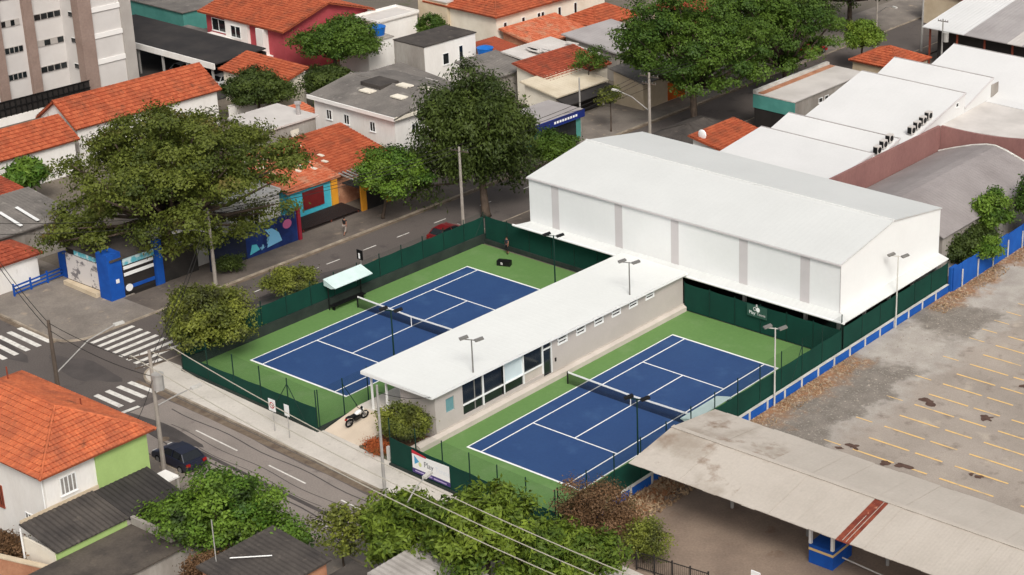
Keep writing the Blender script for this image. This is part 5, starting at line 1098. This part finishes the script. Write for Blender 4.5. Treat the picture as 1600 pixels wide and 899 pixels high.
# ================================================================ VEHICLES
m_tyre = mat('tyre', C(22,22,22), grain=0.1, rough=0.9); m_rim = mat('rim', C(150,150,152), grain=0.02, metal=0.6, rough=0.35)
m_cglass = mat('car_glass', C(20,24,28), grain=0, rough=0.08, spec=0.7); m_light = mat('lamp_glass', C(226,226,220), grain=0, rough=0.2); m_tail = mat('tail_glass', C(150,24,22), grain=0, rough=0.2)
def car(label, loc, rz, col, cname, Ln=4.1, name='parked_car'):
    root = thing(name, label, 'car', loc, 'parked cars'); ORG[root.name] = (0,0,0)
    mp = mat(cname, col, grain=0.02, rough=0.28, spec=0.6)
    w = 0.84; S = Ln/4.1
    low = [(-2.0,0.32),(-2.05,0.62),(-1.95,0.92),(-1.55,0.98),(-0.95,1.0),(0.75,0.97),(1.35,0.9),(1.9,0.74),(2.05,0.52),(2.02,0.3)]
    mb = MB(); n = len(low)
    ring = []
    for s_, yy_ in ((0.94,-w),(1.0,-w*0.96),(1.0,w*0.96),(0.94,w)): ring.append([(x*S, yy_, 0.3+(z-0.3)*(s_ if z > 0.7 else 1)) for x, z in low])
    vs = [p for r_ in ring for p in r_]; fs = []
    for k in range(3):
        for i in range(n): fs.append((k*n+i, k*n+(i+1)%n, (k+1)*n+(i+1)%n, (k+1)*n+i))
    fs.append(tuple(range(n))); fs.append(tuple(range(3*n,4*n))[::-1])
    mb.add(vs, fs); mb.build('body', mp, root)
    cab = [(-1.72,0.96),(-1.3,1.42),(-0.35,1.48),(0.35,1.42),(1.12,0.94)]
    mb = MB(); a, b = w*0.93, w*0.72
    vs = [(x*S, -(a if z < 1.0 else b), z) for x, z in cab]+[(x*S, (a if z < 1.0 else b), z) for x, z in cab]
    mb.add(vs, [(0,1,6,5),(3,4,9,8),(0,4,3,2,1),(5,6,7,8,9)]); gl = mb.build('glazing', m_cglass, root)
    mb = MB(); vs = [(x*S, s_*b*1.01, z+0.012) for s_ in (-1,1) for x, z in cab[1:4]]; mb.add(vs,[(0,1,4,3),(1,2,5,4)]); mb.add([(p[0],p[1],p[2]-0.06) for p in vs],[(3,4,1,0),(4,5,2,1)]); mb.build('roof', mp, root)
    mb = MB()
    for s_ in (-1,1):
        for i in ((0,1),(3,4)): p, q = cab[i[0]], cab[i[1]]; mb.bar((p[0]*S,s_*(a if p[1]<1 else b),p[1]),(q[0]*S,s_*(a if q[1]<1 else b),q[1]),0.07,0.06)
        mb.bar((-0.3*S,s_*a,0.97),(-0.32*S,s_*b,1.45),0.07,0.05)
    mb.build('pillar', mp, root)
    for x in (-1.28*S, 1.3*S):
        for s_ in (-1,1):
            wh = MB().tube([(x,s_*0.64,0.31),(x,s_*0.86,0.31)],0.31,16).build('wheel', m_tyre, root); MB().tube([(x,s_*0.855,0.31),(x,s_*0.875,0.31)],0.19,12).build('rim', m_rim, wh)
    for s_ in (-1,1):
        MB().bar((1.98*S,s_*0.42,0.64),(1.94*S,s_*0.76,0.66),0.1,0.14).build('headlight', m_light, root); MB().bar((-2.03*S,s_*0.5,0.78),(-2.0*S,s_*0.8,0.8),0.08,0.2).build('tail_light', m_tail, root)
        MB().box(0.72*S,s_*0.86-0.09,0.93,0.88*S,s_*0.86+0.09,1.06).build('mirror', mp, root)
    MB().box(2.0*S,-0.25,0.38,2.06*S,0.25,0.5).build('number_plate', m_line, root)
    root.rotation_euler = (0,0,rz); return root
car('dark car with blue sheen parked behind the concrete utility pole', (-14.6,-13.25,0.0), R(177), C(24,28,46), 'car_navy')
car('red car parked beyond the dark green fence', (-30.1,28.0,0.0), R(92), C(110,22,28), 'car_red')
car('red car parked under the far street trees', (-39.0,101.0,0.13), R(80), C(170,30,34), 'car_red2')
car('silver car in the shade of the black car shelter', (-92.0,47.0,0.02), R(90), C(150,150,152), 'car_silver')
car('dark car beside the silver one under the black car shelter', (-88.6,47.2,0.02), R(90), C(40,40,44), 'car_dark')
car('white car at the open end of the black car shelter', (-84.6,46.8,0.02), R(90), C(220,220,218), 'car_white')
# motorcycle on the ramp
mc = thing('motorcycle', 'black and white motorcycle parked on the entrance ramp', 'motorcycle', (-8.55,-2.5,0.53)); ORG[mc.name] = (0,0,0)
m_mw = mat('motorcycle_white', C(226,226,224), grain=0.02, rough=0.3); m_mb = mat('motorcycle_black', C(22,22,24), grain=0.1, rough=0.4)
for x in (-0.68,0.70):
    wh = MB(); n = 20; P_ = [(x+0.29*math.cos(2*math.pi*i/n),0,0.32+0.29*math.sin(2*math.pi*i/n)) for i in range(n+1)]; wh.tube(P_,0.065,8,cap=False); wh = wh.build('wheel', m_tyre, mc)
    hb = MB(); hb.tube([(x,-0.06,0.32),(x,0.06,0.32)],0.1,10)
    for k in range(5): hb.tube([(x,0,0.32),(x+0.25*math.cos(k*1.2566),0,0.32+0.25*math.sin(k*1.2566))],0.02,5)
    hb.build('rim', m_rim, wh)
MB().tube([(-0.68,0.1,0.32),(-0.2,0.1,0.42),(0.1,0,0.5)],0.035,6).tube([(-0.68,-0.1,0.32),(-0.2,-0.1,0.42),(0.1,0,0.5)],0.035,6).tube([(0.42,0,0.86),(0.1,0,0.5),(-0.2,0,0.5),(-0.5,0,0.74)],0.04,6).build('frame', m_mb, mc)
MB().tube([(0.70,0.09,0.32),(0.45,0.08,0.92)],0.035,6).tube([(0.70,-0.09,0.32),(0.45,-0.08,0.92)],0.035,6).build('fork', m_rim, mc)
MB().ball((0.18,0,0.82),0.34,0.19,0.17,12,8).build('fuel_tank', m_mw, mc)
MB().ball((-0.35,0,0.80),0.42,0.15,0.08,12,6).ball((-0.72,0,0.90),0.24,0.11,0.06,10,6).build('seat', m_mb, mc)
MB().box(-0.22,-0.15,0.3,0.28,0.15,0.58).tube([(0.3,0.16,0.42),(-0.2,0.18,0.3),(-0.8,0.2,0.42)],0.06,8).build('engine', m_mb, mc)
MB().tube([(0.36,-0.36,1.02),(0.42,-0.12,0.97),(0.42,0.12,0.97),(0.36,0.36,1.02)],0.025,6).build('handlebar', m_mb, mc)
MB().ball((0.58,0,0.88),0.12,0.12,0.13).build('headlight', m_light, mc)
MB().bar((0.45,0,1.0),(0.58,0,1.14),0.22,0.02).build('windshield', m_cglass, mc)
MB().bar((-1.0,0,0.74),(-0.82,0,0.86),0.14,0.06).build('tail_light', m_tail, mc); MB().bar((0.98,0,0.5),(0.5,0,0.66),0.13,0.03).build('front_mudguard', m_mw, mc)
for s_ in (-1,1): MB().tube([(0.38,s_*0.28,1.02),(0.34,s_*0.34,1.18)],0.015,5).ball((0.33,s_*0.36,1.22),0.04,0.07,0.05).build('mirror', m_mb, mc)
MB().tube([(0.0,0.1,0.3),(-0.05,0.36,-0.02)],0.018,5).build('kickstand', m_rim, mc)
mc.rotation_euler = (R(8), R(-9), R(84))

# ================================================================ PEOPLE
m_skin = mat('skin', C(150,104,84), grain=0.04, rough=0.6); m_hair = mat('hair', C(28,22,20), grain=0.1)
def skinmesh(name, verts, edges, rad, m, parent, root=0, sub=1):
    me = bpy.data.meshes.new(name); me.from_pydata(verts, edges, []); me.materials.append(m)
    ob = bpy.data.objects.new(name, me); COL.objects.link(ob); ob.parent = parent
    md = ob.modifiers.new('Skin', 'SKIN'); md.use_smooth_shade = True
    lay = me.skin_vertices[0] if me.skin_vertices else None
    if lay is None:
        bpy.context.view_layer.objects.active = ob; lay = me.skin_vertices[0]
    for i, r_ in enumerate(rad): lay.data[i].radius = (r_, r_) if not hasattr(r_, '__len__') else r_
    for d in lay.data: d.use_root = False
    lay.data[root].use_root = True
    sb = ob.modifiers.new('Subdivision', 'SUBSURF'); sb.levels = sub; sb.render_levels = sub
    return ob
def person(label, loc, rz, shirt, sname, trousers, tname, stride=0.25, h=1.70, arm=0.18):
    root = thing('person', label, 'person', loc); root.scale = (h/1.72,)*3
    V = [(0,0,0.95),(0,0,1.15),(0,0.01,1.38),(0,0.01,1.50),(0,-0.01,1.60),(0,-0.01,1.68),   # pelvis spine neck head
         (0.17,0,1.42),(0.23,-arm*0.5,1.15),(0.23,-arm,0.93),(0.22,-arm*1.1,0.83),
         (-0.17,0,1.42),(-0.23,arm*0.5,1.15),(-0.23,arm*0.6,0.93),(-0.22,arm*0.65,0.83),
         (0.09,0,0.9),(0.10,-stride*0.3-0.05,0.5),(0.10,-stride*0.6+0.12,0.09),(0.10,-stride*0.6-0.06,0.04),
         (-0.09,0,0.9),(-0.10,stride*0.25-0.05,0.5),(-0.10,stride*0.8+0.1,0.09),(-0.10,stride*0.8-0.08,0.04)]
    E_ = [(0,1),(1,2),(2,3),(3,4),(4,5),(2,6),(6,7),(7,8),(8,9),(2,10),(10,11),(11,12),(12,13),(0,14),(14,15),(15,16),(16,17),(0,18),(18,19),(19,20),(20,21)]
    rad = [(0.14,0.11),(0.13,0.10),(0.15,0.11),0.055,0.085,0.08,0.065,0.045,0.035,0.03,0.065,0.045,0.035,0.03,0.085,0.06,0.04,0.035,0.085,0.06,0.04,0.035]
    b = skinmesh('body', V, E_, rad, m_skin, root)
    ms = mat(sname, shirt, grain=0.08); mt = mat(tname, trousers, grain=0.08)
    skinmesh('shirt', [V[0],V[1],V[2],V[6],((V[6][0]+V[7][0])/2,(V[6][1]+V[7][1])/2,(V[6][2]+V[7][2])/2),V[10],((V[10][0]+V[11][0])/2,(V[10][1]+V[11][1])/2,(V[10][2]+V[11][2])/2)], [(0,1),(1,2),(2,3),(3,4),(2,5),(5,6)], [(0.165,0.135),(0.155,0.125),(0.17,0.13),0.085,0.07,0.085,0.07], ms, root)
    skinmesh('trousers', [V[0],V[14],V[15],(0.10,(V[15][1]+V[16][1])/2,0.28),V[18],V[19],(-0.10,(V[19][1]+V[20][1])/2,0.28)], [(0,1),(1,2),(2,3),(0,4),(4,5),(5,6)], [(0.16,0.13),0.105,0.08,0.07,0.105,0.08,0.07], mt, root)
    MB().ball((loc[0],loc[1]+0.02,loc[2]+1.665),0.095,0.11,0.075).build('hair', m_hair, root)
    MB().ball((loc[0]+0.10,loc[1]-stride*0.6-0.0,loc[2]+0.045),0.05,0.13,0.045).build('shoe', m_black, root); MB().ball((loc[0]-0.10,loc[1]+stride*0.8,loc[2]+0.045),0.05,0.13,0.045).build('shoe', m_black, root)
    root.rotation_euler = (0,0,rz); return root
person('person in black shirt and pale shorts walking on the far pavement', (-38.3,22.9,0.14), R(200), C(30,30,32), 'shirt_black', C(150,140,132), 'shorts_pale', 0.45)
person('person in dark clothes standing beside the fence below the white hall', (-23.2,28.5,0.03), R(10), C(40,44,52), 'shirt_dark', C(30,30,34), 'trousers_dark', 0.1)

# ================================================================ TREES AND PLANTS
m_bark = mat('bark', C(92,78,66), C(66,56,48), 1.5, grain=0.25, gscale=10, bump=0.02)
m_bark_pale = mat('bark_pale', C(128,116,102), C(96,86,76), 1.5, grain=0.25)
def leafmat(name, a, b, c2=None, lo=0.55, hi=0.7, s=0.35): return mat(name, a, c2, s, lo, hi, var=(a, b), grain=0.15, gscale=4, rough=0.6, spec=0.25, trans=0.08)
l_giant = leafmat('leaf_olive', C(46,60,20), C(104,112,42), C(106,82,46), 0.58, 0.74, 0.24)
l_dark = leafmat('leaf_dark', C(34,48,16), C(78,92,36))
l_mid = leafmat('leaf_mid', C(38,64,18), C(88,112,36))
l_bright = leafmat('leaf_bright', C(48,84,22), C(112,138,46), C(38,54,22), 0.50, 0.66, 0.5)
l_yellow = leafmat('leaf_yellow_green', C(76,106,32), C(132,150,53))
l_corner = leafmat('leaf_corner', C(56,68,28), C(134,140,54), C(50,52,28), 0.48, 0.62, 0.45)
l_brown = leafmat('leaf_dry', C(84,62,42), C(125,95,67), C(79,81,48), 0.55, 0.7, 0.5)
l_mango = leafmat('leaf_mango', C(48,72,20), C(122,140,46), C(96,92,42), 0.60, 0.74, 0.5)
l_flower = leafmat('flower_orange', C(150,72,39), C(188,106,58), C(86,81,42), 0.55, 0.68, 1.2)
def leaf_mesh(name, cen, nrm, size, var, m, parent, elong=1.7, droop=0.0):
    n = len(cen); r_ = np.random.default_rng(n)
    nrm = nrm/np.maximum(np.linalg.norm(nrm, axis=1, keepdims=True), 1e-6)
    t = r_.normal(size=(n,3)); t[:,2] -= droop; t = t-nrm*np.sum(t*nrm, axis=1, keepdims=True); t /= np.maximum(np.linalg.norm(t, axis=1, keepdims=True), 1e-6)
    b = np.cross(nrm, t); s = size[:,None]
    V = np.empty((n,4,3)); V[:,0] = cen-t*s*elong*0.5; V[:,1] = cen+b*s*0.5-nrm*s*0.12; V[:,2] = cen+t*s*elong*0.5; V[:,3] = cen-b*s*0.5-nrm*s*0.12
    V = V.reshape(-1,3)-np.array(ORG[parent.name])
    me = bpy.data.meshes.new(name); me.vertices.add(4*n); me.vertices.foreach_set('co', V.astype(np.float32).ravel())
    me.loops.add(4*n); me.loops.foreach_set('vertex_index', np.arange(4*n, dtype=np.int32))
    me.polygons.add(n); me.polygons.foreach_set('loop_start', np.arange(0,4*n,4,dtype=np.int32))
    at = me.attributes.new('var','FLOAT','FACE'); at.data.foreach_set('value', var.astype(np.float32))
    me.materials.append(m); me.update(calc_edges=True); me.validate()
    ob = bpy.data.objects.new(name, me); COL.objects.link(ob); ob.parent = parent; return ob
def tree(label, base, cen, rad, nlobe, nleaf, size, m, tr=0.25, bark=None, name='tree', cat='tree', group=None, seed=1, low=-0.45, lob=0.29, droop=0.0, elong=1.7, clump=9, cs=0.45, trunks=1, top_bias=0.45, extra=(), gap=0.25, flat=0.75):
    nlobe = int(nlobe*1.35); nleaf = int(nleaf*2.5); size = size*0.58; r_ = np.random.default_rng(seed*101+7); base = np.array(base,float); cen = np.array(cen,float); rad = np.array(rad,float)
    root = thing(name, label, cat, tuple(base), group)
    i = np.arange(nlobe)+0.5; z = 1-(1-low)*i/nlobe; ph = i*2.399963+r_.random()*6; q = np.sqrt(np.maximum(0,1-z*z))
    D = np.stack([q*np.cos(ph), q*np.sin(ph), z], 1)
    LC = cen+D*rad*(1-lob)*r_.uniform(0.66,1.16,(nlobe,1)); LR = lob*r_.uniform(0.6,1.3,nlobe)
    ni = max(2,nlobe//4); LC = np.vstack([LC, cen+r_.normal(size=(ni,3))*rad*0.28]); LR = np.concatenate([LR, np.full(ni,lob*0.9)])
    for (ex, ey, ez, er) in extra: LC = np.vstack([LC, [[ex,ey,ez]]]); LR = np.append(LR, er/rad.mean())
    lv = r_.random(len(LR))
    nc = max(4, nleaf//clump); w = LR**2; w /= w.sum(); li = r_.choice(len(LR), nc, p=w)
    d = r_.normal(size=(nc,3)); d[:,2] += top_bias; d /= np.linalg.norm(d,axis=1,keepdims=True)
    P_ = LC[li]+d*np.array([1,1,flat])*rad*LR[li][:,None]*(0.5+0.75*r_.random((nc,1))**1.3)
    k = np.repeat(np.arange(nc), clump); off = r_.normal(size=(len(k),3))*cs*0.6; off[:,2] *= 0.6
    if droop > 0: off[:,2] -= np.abs(r_.normal(size=len(k)))*cs*droop*0.7
    Cc = P_[k]+off; N_ = d[k]*1.15+r_.normal(size=(len(k),3))*0.5+np.array([0,0,0.3])
    var = np.clip(0.55*lv[li][k]+0.25*r_.random(nc)[k]+0.3*r_.random(len(k))-0.05, 0, 1)
    ok = Cc[:,2] > base[2]+0.03
    f1 = 5.2/max(1.5, rad.mean()**0.75); ph2 = r_.random(6)*6.28
    nz = np.sin(P_[:,0]*f1+ph2[0]+1.3*np.sin(P_[:,1]*f1*0.7+ph2[3]))*np.sin(P_[:,1]*f1*1.1+ph2[1]+1.3*np.sin(P_[:,2]*f1+ph2[4]))+0.6*np.sin(P_[:,2]*f1*1.9+ph2[2]+2*np.sin(P_[:,0]*f1*1.6+ph2[5]))
    ok &= (nz > -0.75+gap)[k]
    leaf_mesh('crown', Cc[ok], N_[ok], (size*r_.uniform(0.65,1.35,len(k)))[ok], var[ok], m, root, elong, droop)
    mb = MB(); bk = bark or m_bark
    for t in range(trunks):
        o = np.array([0.35*t*math.cos(t*2.3),0.35*t*math.sin(t*2.3),0]); fork = base+o+(cen-base)*np.array([0.35,0.35,0.0]); fork[2] = base[2]+max(0.4,(cen[2]-rad[2]*0.55-base[2]))
        mid = (base+o+fork)/2+r_.normal(size=3)*np.array([0.12,0.12,0])*min(1,tr*4)
        mb.tube([tuple(base+o+np.array([0,0,-0.05])),tuple(base+o+np.array([0,0,0.2])),tuple(mid),tuple(fork)],[tr*1.35,tr*1.05,tr*0.85,tr*0.75],8)
        for j in range(len(LC)):
            if j % trunks != t: continue
            e = LC[j]; m1 = fork+(e-fork)*0.5+np.array([0,0,-0.08*np.linalg.norm(e-fork)])+r_.normal(size=3)*0.15
            mb.tube([tuple(fork),tuple(m1),tuple(e)],[tr*0.5,tr*0.3,tr*0.1],5)
    mb.build('trunk', bk, root, smooth=True)
    return root
tree('huge spreading tree with olive crown behind the blue corner shop', (-43.6,7.6,0), (-43.0,9.6,8.9), (10.6,9.8,5.6), 50, 50000, 0.28, l_giant, 0.60, seed=3, low=-0.15, lob=0.19, clump=11, cs=0.5, gap=0.58, flat=0.6, top_bias=0.3, extra=((-48.6,3.4,5.8,2.2),(-50.2,5.4,6.2,2.2),(-46.4,1.6,5.6,1.9),(-49.0,2.2,4.4,1.8),(-47.2,0.4,4.6,1.5),(-37.0,15.0,6.0,1.6),(-41.0,4.5,5.8,1.8),(-39.6,8.6,4.4,2.0),(-39.4,12.2,4.2,2.0),(-41.2,6.4,4.0,1.9),(-40.6,10.2,3.4,1.6),(-39.2,14.6,4.6,1.6),(-44.5,2.4,4.9,1.6)))
tree('dense dark green tree with drooping foliage beside the hall corner', (-31.4,34.2,0.13), (-33.2,34.8,8.2), (5.8,5.6,6.2), 40, 30000, 0.26, l_dark, 0.4, seed=5, low=-0.8, lob=0.25, gap=0.42, droop=1.6, elong=2.6, clump=10, cs=0.5, flat=0.9, extra=((-37.6,32.0,5.0,2.3),(-36.5,31.2,2.9,1.7),(-33.6,34.6,14.2,1.6),(-30.4,38.2,4.6,2.1),(-29.8,37.4,8.0,2.0),(-31.4,35.6,12.8,1.7),(-37.4,34.0,10.4,1.9),(-35.4,32.2,12.0,1.5)))
tree('small bright green round tree in front of the orange kiosk', (-38.6,27.8,0.13), (-37.6,28.6,4.6), (3.9,3.6,2.5), 16, 11000, 0.24, l_bright, 0.16, seed=6, group='street trees')
tree('olive green corner tree leaning over the dark green fence', (-27.9,-1.0,0.13), (-27.3,-0.9,3.3), (3.6,3.4,2.7), 20, 13000, 0.22, l_corner, 0.18, seed=8, trunks=2, low=-0.85)
tree('small dark shrubby tree on the pavement outside the dark green fence', (-30.0,9.4,0.0), (-29.6,9.6,2.0), (2.1,2.3,1.4), 10, 5000, 0.18, l_corner, 0.08, seed=9, name='shrub', cat='shrub')
tree('big spreading street tree nearest the hall roof', (-31.0,66.4,0.0), (-33.6,68.6,8.9), (9.0,8.5,6.6), 46, 30000, 0.32, l_mid, 0.45, seed=11, low=-0.5, lob=0.2, gap=0.48, flat=0.6, group='big street trees behind the hall')
tree('tall dark street tree behind the beige flat roofed block', (-29.6,83.0,0.13), (-33.0,83.0,7.8), (8.8,8.5,6.4), 42, 26000, 0.32, l_mid, 0.42, seed=12, low=-0.5, lob=0.2, gap=0.48, flat=0.6, group='big street trees behind the hall')
tree('dark street tree at the top edge above the big spreading one', (-40.0,95.0,0.13), (-40.5,96.0,8.0), (8.0,8.0,6.0), 24, 18000, 0.34, l_dark, 0.4, seed=13, low=-0.5, lob=0.3, group='big street trees behind the hall')
tree('shaded street tree rising at the top beside the far poles', (-40.5,112.0,0.13), (-40.5,112.0,8.0), (8.0,8.0,6.0), 22, 14000, 0.36, l_dark, 0.4, seed=14, low=-0.5, group='big street trees behind the hall')
tree('round dark green tree beside the red house', (-76.0,55.0,0), (-75.6,55.6,4.9), (5.0,5.0,3.4), 18, 13000, 0.28, l_mid, 0.3, seed=15)
tree('dark bushy tree behind the long orange roof', (-71.2,40.2,0), (-71.0,40.4,3.6), (5.0,3.6,2.6), 14, 9000, 0.28, l_dark, 0.2, seed=16)
tree('low dark shrub in the shade below the round tree', (-71.4,50.6,0), (-71.2,50.8,2.2), (4.6,2.4,1.8), 10, 6000, 0.28, l_dark, 0.15, seed=17, name='shrub', cat='shrub')
tree('leafy bright green tree beside the lime green wall', (-2.2,-19.4,0), (-2.0,-19.2,3.3), (4.6,3.6,2.6), 26, 15000, 0.24, l_bright, 0.2, seed=18, low=-0.75, lob=0.26, gap=0.5, extra=((2.4,-18.4,3.0,1.3),(3.6,-18.0,2.6,1.0),(-6.6,-21.0,2.4,0.9)))
tree('thin young tree in front of the peach outbuilding', (5.6,-16.4,0.13), (5.6,-16.2,3.2), (2.1,1.9,2.0), 10, 1300, 0.24, l_corner, 0.07, seed=19, low=-0.6)
tree('leafy tree with drooping foliage at the bottom edge, nearest the thin young tree', (10.4,-15.6,0.13), (10.2,-15.2,4.3), (3.3,3.2,3.0), 16, 10000, 0.27, l_mango, 0.2, seed=20, low=-0.7, elong=2.6, droop=0.8, gap=0.8, cs=0.4, group='leafy trees at the bottom edge')
tree('tall leafy tree at the bottom edge, in the middle of the group', (15.8,-14.0,0.13), (15.8,-13.6,5.2), (4.0,3.8,3.2), 18, 13000, 0.27, l_mango, 0.2, seed=21, low=-0.7, elong=2.6, droop=0.8, gap=0.8, cs=0.4, group='leafy trees at the bottom edge')
tree('leafy tree at the bottom edge, nearest the grille gate', (20.0,-12.0,0.13), (20.2,-11.6,3.8), (3.8,3.4,2.6), 16, 11000, 0.27, l_mango, 0.2, seed=22, low=-0.7, elong=2.6, droop=0.8, gap=0.8, cs=0.4, group='leafy trees at the bottom edge')
tree('dry brown bush at the fence corner', (16.9,-5.4,0), (16.6,-5.0,2.6), (3.2,2.9,2.3), 16, 7500, 0.15, l_brown, 0.1, seed=23, trunks=3, name='bush', cat='bush', low=-0.7)
tree('half dry olive bush at the edge of the stained forecourt', (20.4,-4.6,0), (20.4,-4.4,1.7), (1.8,1.6,1.6), 9, 3200, 0.16, l_corner, 0.06, seed=24, trunks=2, name='bush', cat='bush', low=-0.7)
tree('bright green young tree rising behind the blue sheet fence', (12.9,55.2,0), (13.0,55.2,4.3), (2.0,2.0,2.4), 12, 4600, 0.26, l_bright, 0.12, seed=25, low=-0.6)
tree('leafy tree at the picture edge behind the blue sheet fence', (15.8,60.5,0), (15.6,60.0,5.2), (2.6,2.6,3.0), 12, 6000, 0.26, l_mid, 0.14, seed=26, low=-0.6)
tree('dark shrub in the gap between the barrel roof and the white hall', (12.3,50.2,0), (12.5,52.0,2.1), (2.3,4.6,2.2), 18, 10000, 0.24, l_dark, 0.1, seed=27, name='shrub', cat='shrub', low=-0.6)
tree('leafy green shrub leaning over the blue sheet fence', (14.0,51.4,0), (14.9,51.4,2.3), (1.4,1.6,1.2), 8, 2600, 0.24, l_bright, 0.06, seed=28, name='shrub', cat='shrub', low=-0.6)
tree('small palm like plant beside the white house wall', (-68.2,10.8,0), (-68.2,11.0,3.0), (1.9,1.9,1.7), 9, 3000, 0.30, l_bright, 0.1, seed=29, elong=3.6, droop=0.8, low=-0.5)
tree('dark green bush below the drooping tree at the street', (-33.4,46.5,0.0), (-33.6,46.6,3.1), (2.8,3.0,2.2), 12, 6500, 0.24, l_mid, 0.14, seed=30, name='bush', cat='bush', low=-0.7)
tree('slim young street tree on the pale forecourt', (-38.6,61.0,0.13), (-38.6,61.0,4.2), (1.2,1.2,1.4), 7, 1500, 0.22, l_corner, 0.08, seed=31, group='street trees')
tree('yellow green tree behind the orange hipped roof', (-30.0,99.0,0), (-30.0,99.0,4.4), (2.9,2.9,2.3), 12, 6000, 0.28, l_yellow, 0.15, seed=32)
tree('thin green tree above the beige shop roof', (-47.6,67.4,0), (-47.2,67.8,5.2), (2.3,2.3,1.9), 10, 1700, 0.24, l_mid, 0.09, seed=33, gap=0.5)
tree('green bush with yellow tips beside the clubhouse entrance', (-4.1,-2.2,0.2), (-4.1,-2.1,1.75), (1.9,1.6,1.35), 12, 6000, 0.17, l_corner, 0.07, seed=34, trunks=3, name='bush', cat='bush', low=-0.8, elong=2.4)
tree('low orange flowering plants in the garden bed', (-4.5,-4.1,0.2), (-4.5,-4.15,0.42), (1.5,0.65,0.28), 10, 2600, 0.12, l_flower, 0.02, seed=35, name='flower_bed', cat='flowers', low=-0.3)
tree('small dark shrub at the foot of the leaning pale pole', (-39.2,10.8,0.13), (-39.3,10.8,1.0), (0.8,1.4,0.8), 6, 1200, 0.18, l_dark, 0.05, seed=36, name='shrub', cat='shrub')
tree('overgrown weeds along the crumbling yard wall', (-12.8,-27.2,0), (-12.8,-27.0,0.8), (3.2,0.9,0.8), 9, 2500, 0.18, l_brown, 0.03, seed=37, name='weeds', cat='weeds', low=-0.5)
tree('tangle of dry weeds beside the dark felt roof', (0.6,-23.0,0), (0.6,-22.6,1.6), (1.6,2.0,1.3), 9, 2600, 0.18, l_brown, 0.04, seed=38, name='weeds', cat='weeds', low=-0.5)
# dry grass and rubble along the car park wall (nobody could count it)
def tufts(name, label, n, region, m, h=0.25, seed=1):
    r_ = np.random.default_rng(seed); x0, x1, y0, y1 = region; mb_root = thing(name, label, 'dry grass' if 'grass' in name else 'rubble', ((x0+x1)/2,(y0+y1)/2,0.02)); mb_root['kind'] = 'stuff'
    X = x0+(x1-x0)*r_.random(n)**1.5; Y = r_.uniform(y0,y1,n); keep = (np.sin(Y*1.7)+np.sin(Y*0.63+1)+r_.normal(size=n)*0.8) > -0.4
    X, Y = X[keep], Y[keep]; n = len(X); cen = np.stack([X,Y,0.03+h*0.4*r_.random(n)],1)
    leaf_mesh('blades', cen, r_.normal(size=(n,3))+np.array([0,0,0.4]), h*r_.uniform(0.25,0.6,n), r_.random(n), m, mb_root, 3.0)
l_straw = leafmat('straw', C(146,114,86), C(180,158,128), C(112,108,74), 0.62, 0.72, 0.9)
tufts('dry_grass', 'dry orange grass strip along the blue boundary wall', 3000, (14.5,16.3,6,29), l_straw, 0.17, 1)
tufts('dry_grass', 'dry grass strip along the tall blue sheet fence', 2000, (14.9,16.5,41,62), l_straw, 0.2, 2)
tufts('dry_grass', 'dry grass by the fence corner under the canopy end', 2500, (14.5,17.4,-5.4,5), l_straw, 0.3, 3)
rb = MB(); r_ = random.Random(5)
for i in range(420):
    x = 15.2+r_.random()**1.3*5.2; y = r_.uniform(12,45); s_ = r_.uniform(0.02,0.07)*(1.6 if r_.random() < 0.08 else 1); 
    rb.add([(x-s_,y-s_*0.8,0.015),(x+s_,y-s_*0.6,0.015),(x+s_*0.7,y+s_,0.015),(x-s_*0.8,y+s_*0.7,0.015),(x+s_*0.1,y,0.02+s_*0.9)],[(0,1,4),(1,2,4),(2,3,4),(3,0,4)])
tag(rb.build('rubble', mat('rubble_stone', C(178,168,156), C(130,122,112), 2.0, grain=0.2)), 'pale rubble scattered over the gravel by the boundary wall', 'rubble', None, 'stuff')

tree('dark garden tree between the garage and the white two storey house', (-66.6,46.0,0), (-66.4,46.0,3.6), (3.2,3.0,2.4), 12, 6000, 0.28, l_dark, 0.16, seed=41)
tree('small garden shrub beside the grey white box house', (-62.6,42.0,0), (-62.6,42.0,2.2), (2.2,1.8,1.6), 8, 3000, 0.26, l_mid, 0.1, seed=42, name='shrub', cat='shrub')
tree('tall slim tree behind the stained grey block', (-72.6,67.4,0), (-72.6,67.4,4.6), (1.9,1.9,2.4), 9, 3500, 0.26, l_mid, 0.12, seed=43)
tree('dark street tree below the blue fascia shop', (-38.9,46.0,0.13), (-39.0,46.2,4.0), (2.6,2.8,2.2), 10, 4500, 0.26, l_dark, 0.14, seed=44)
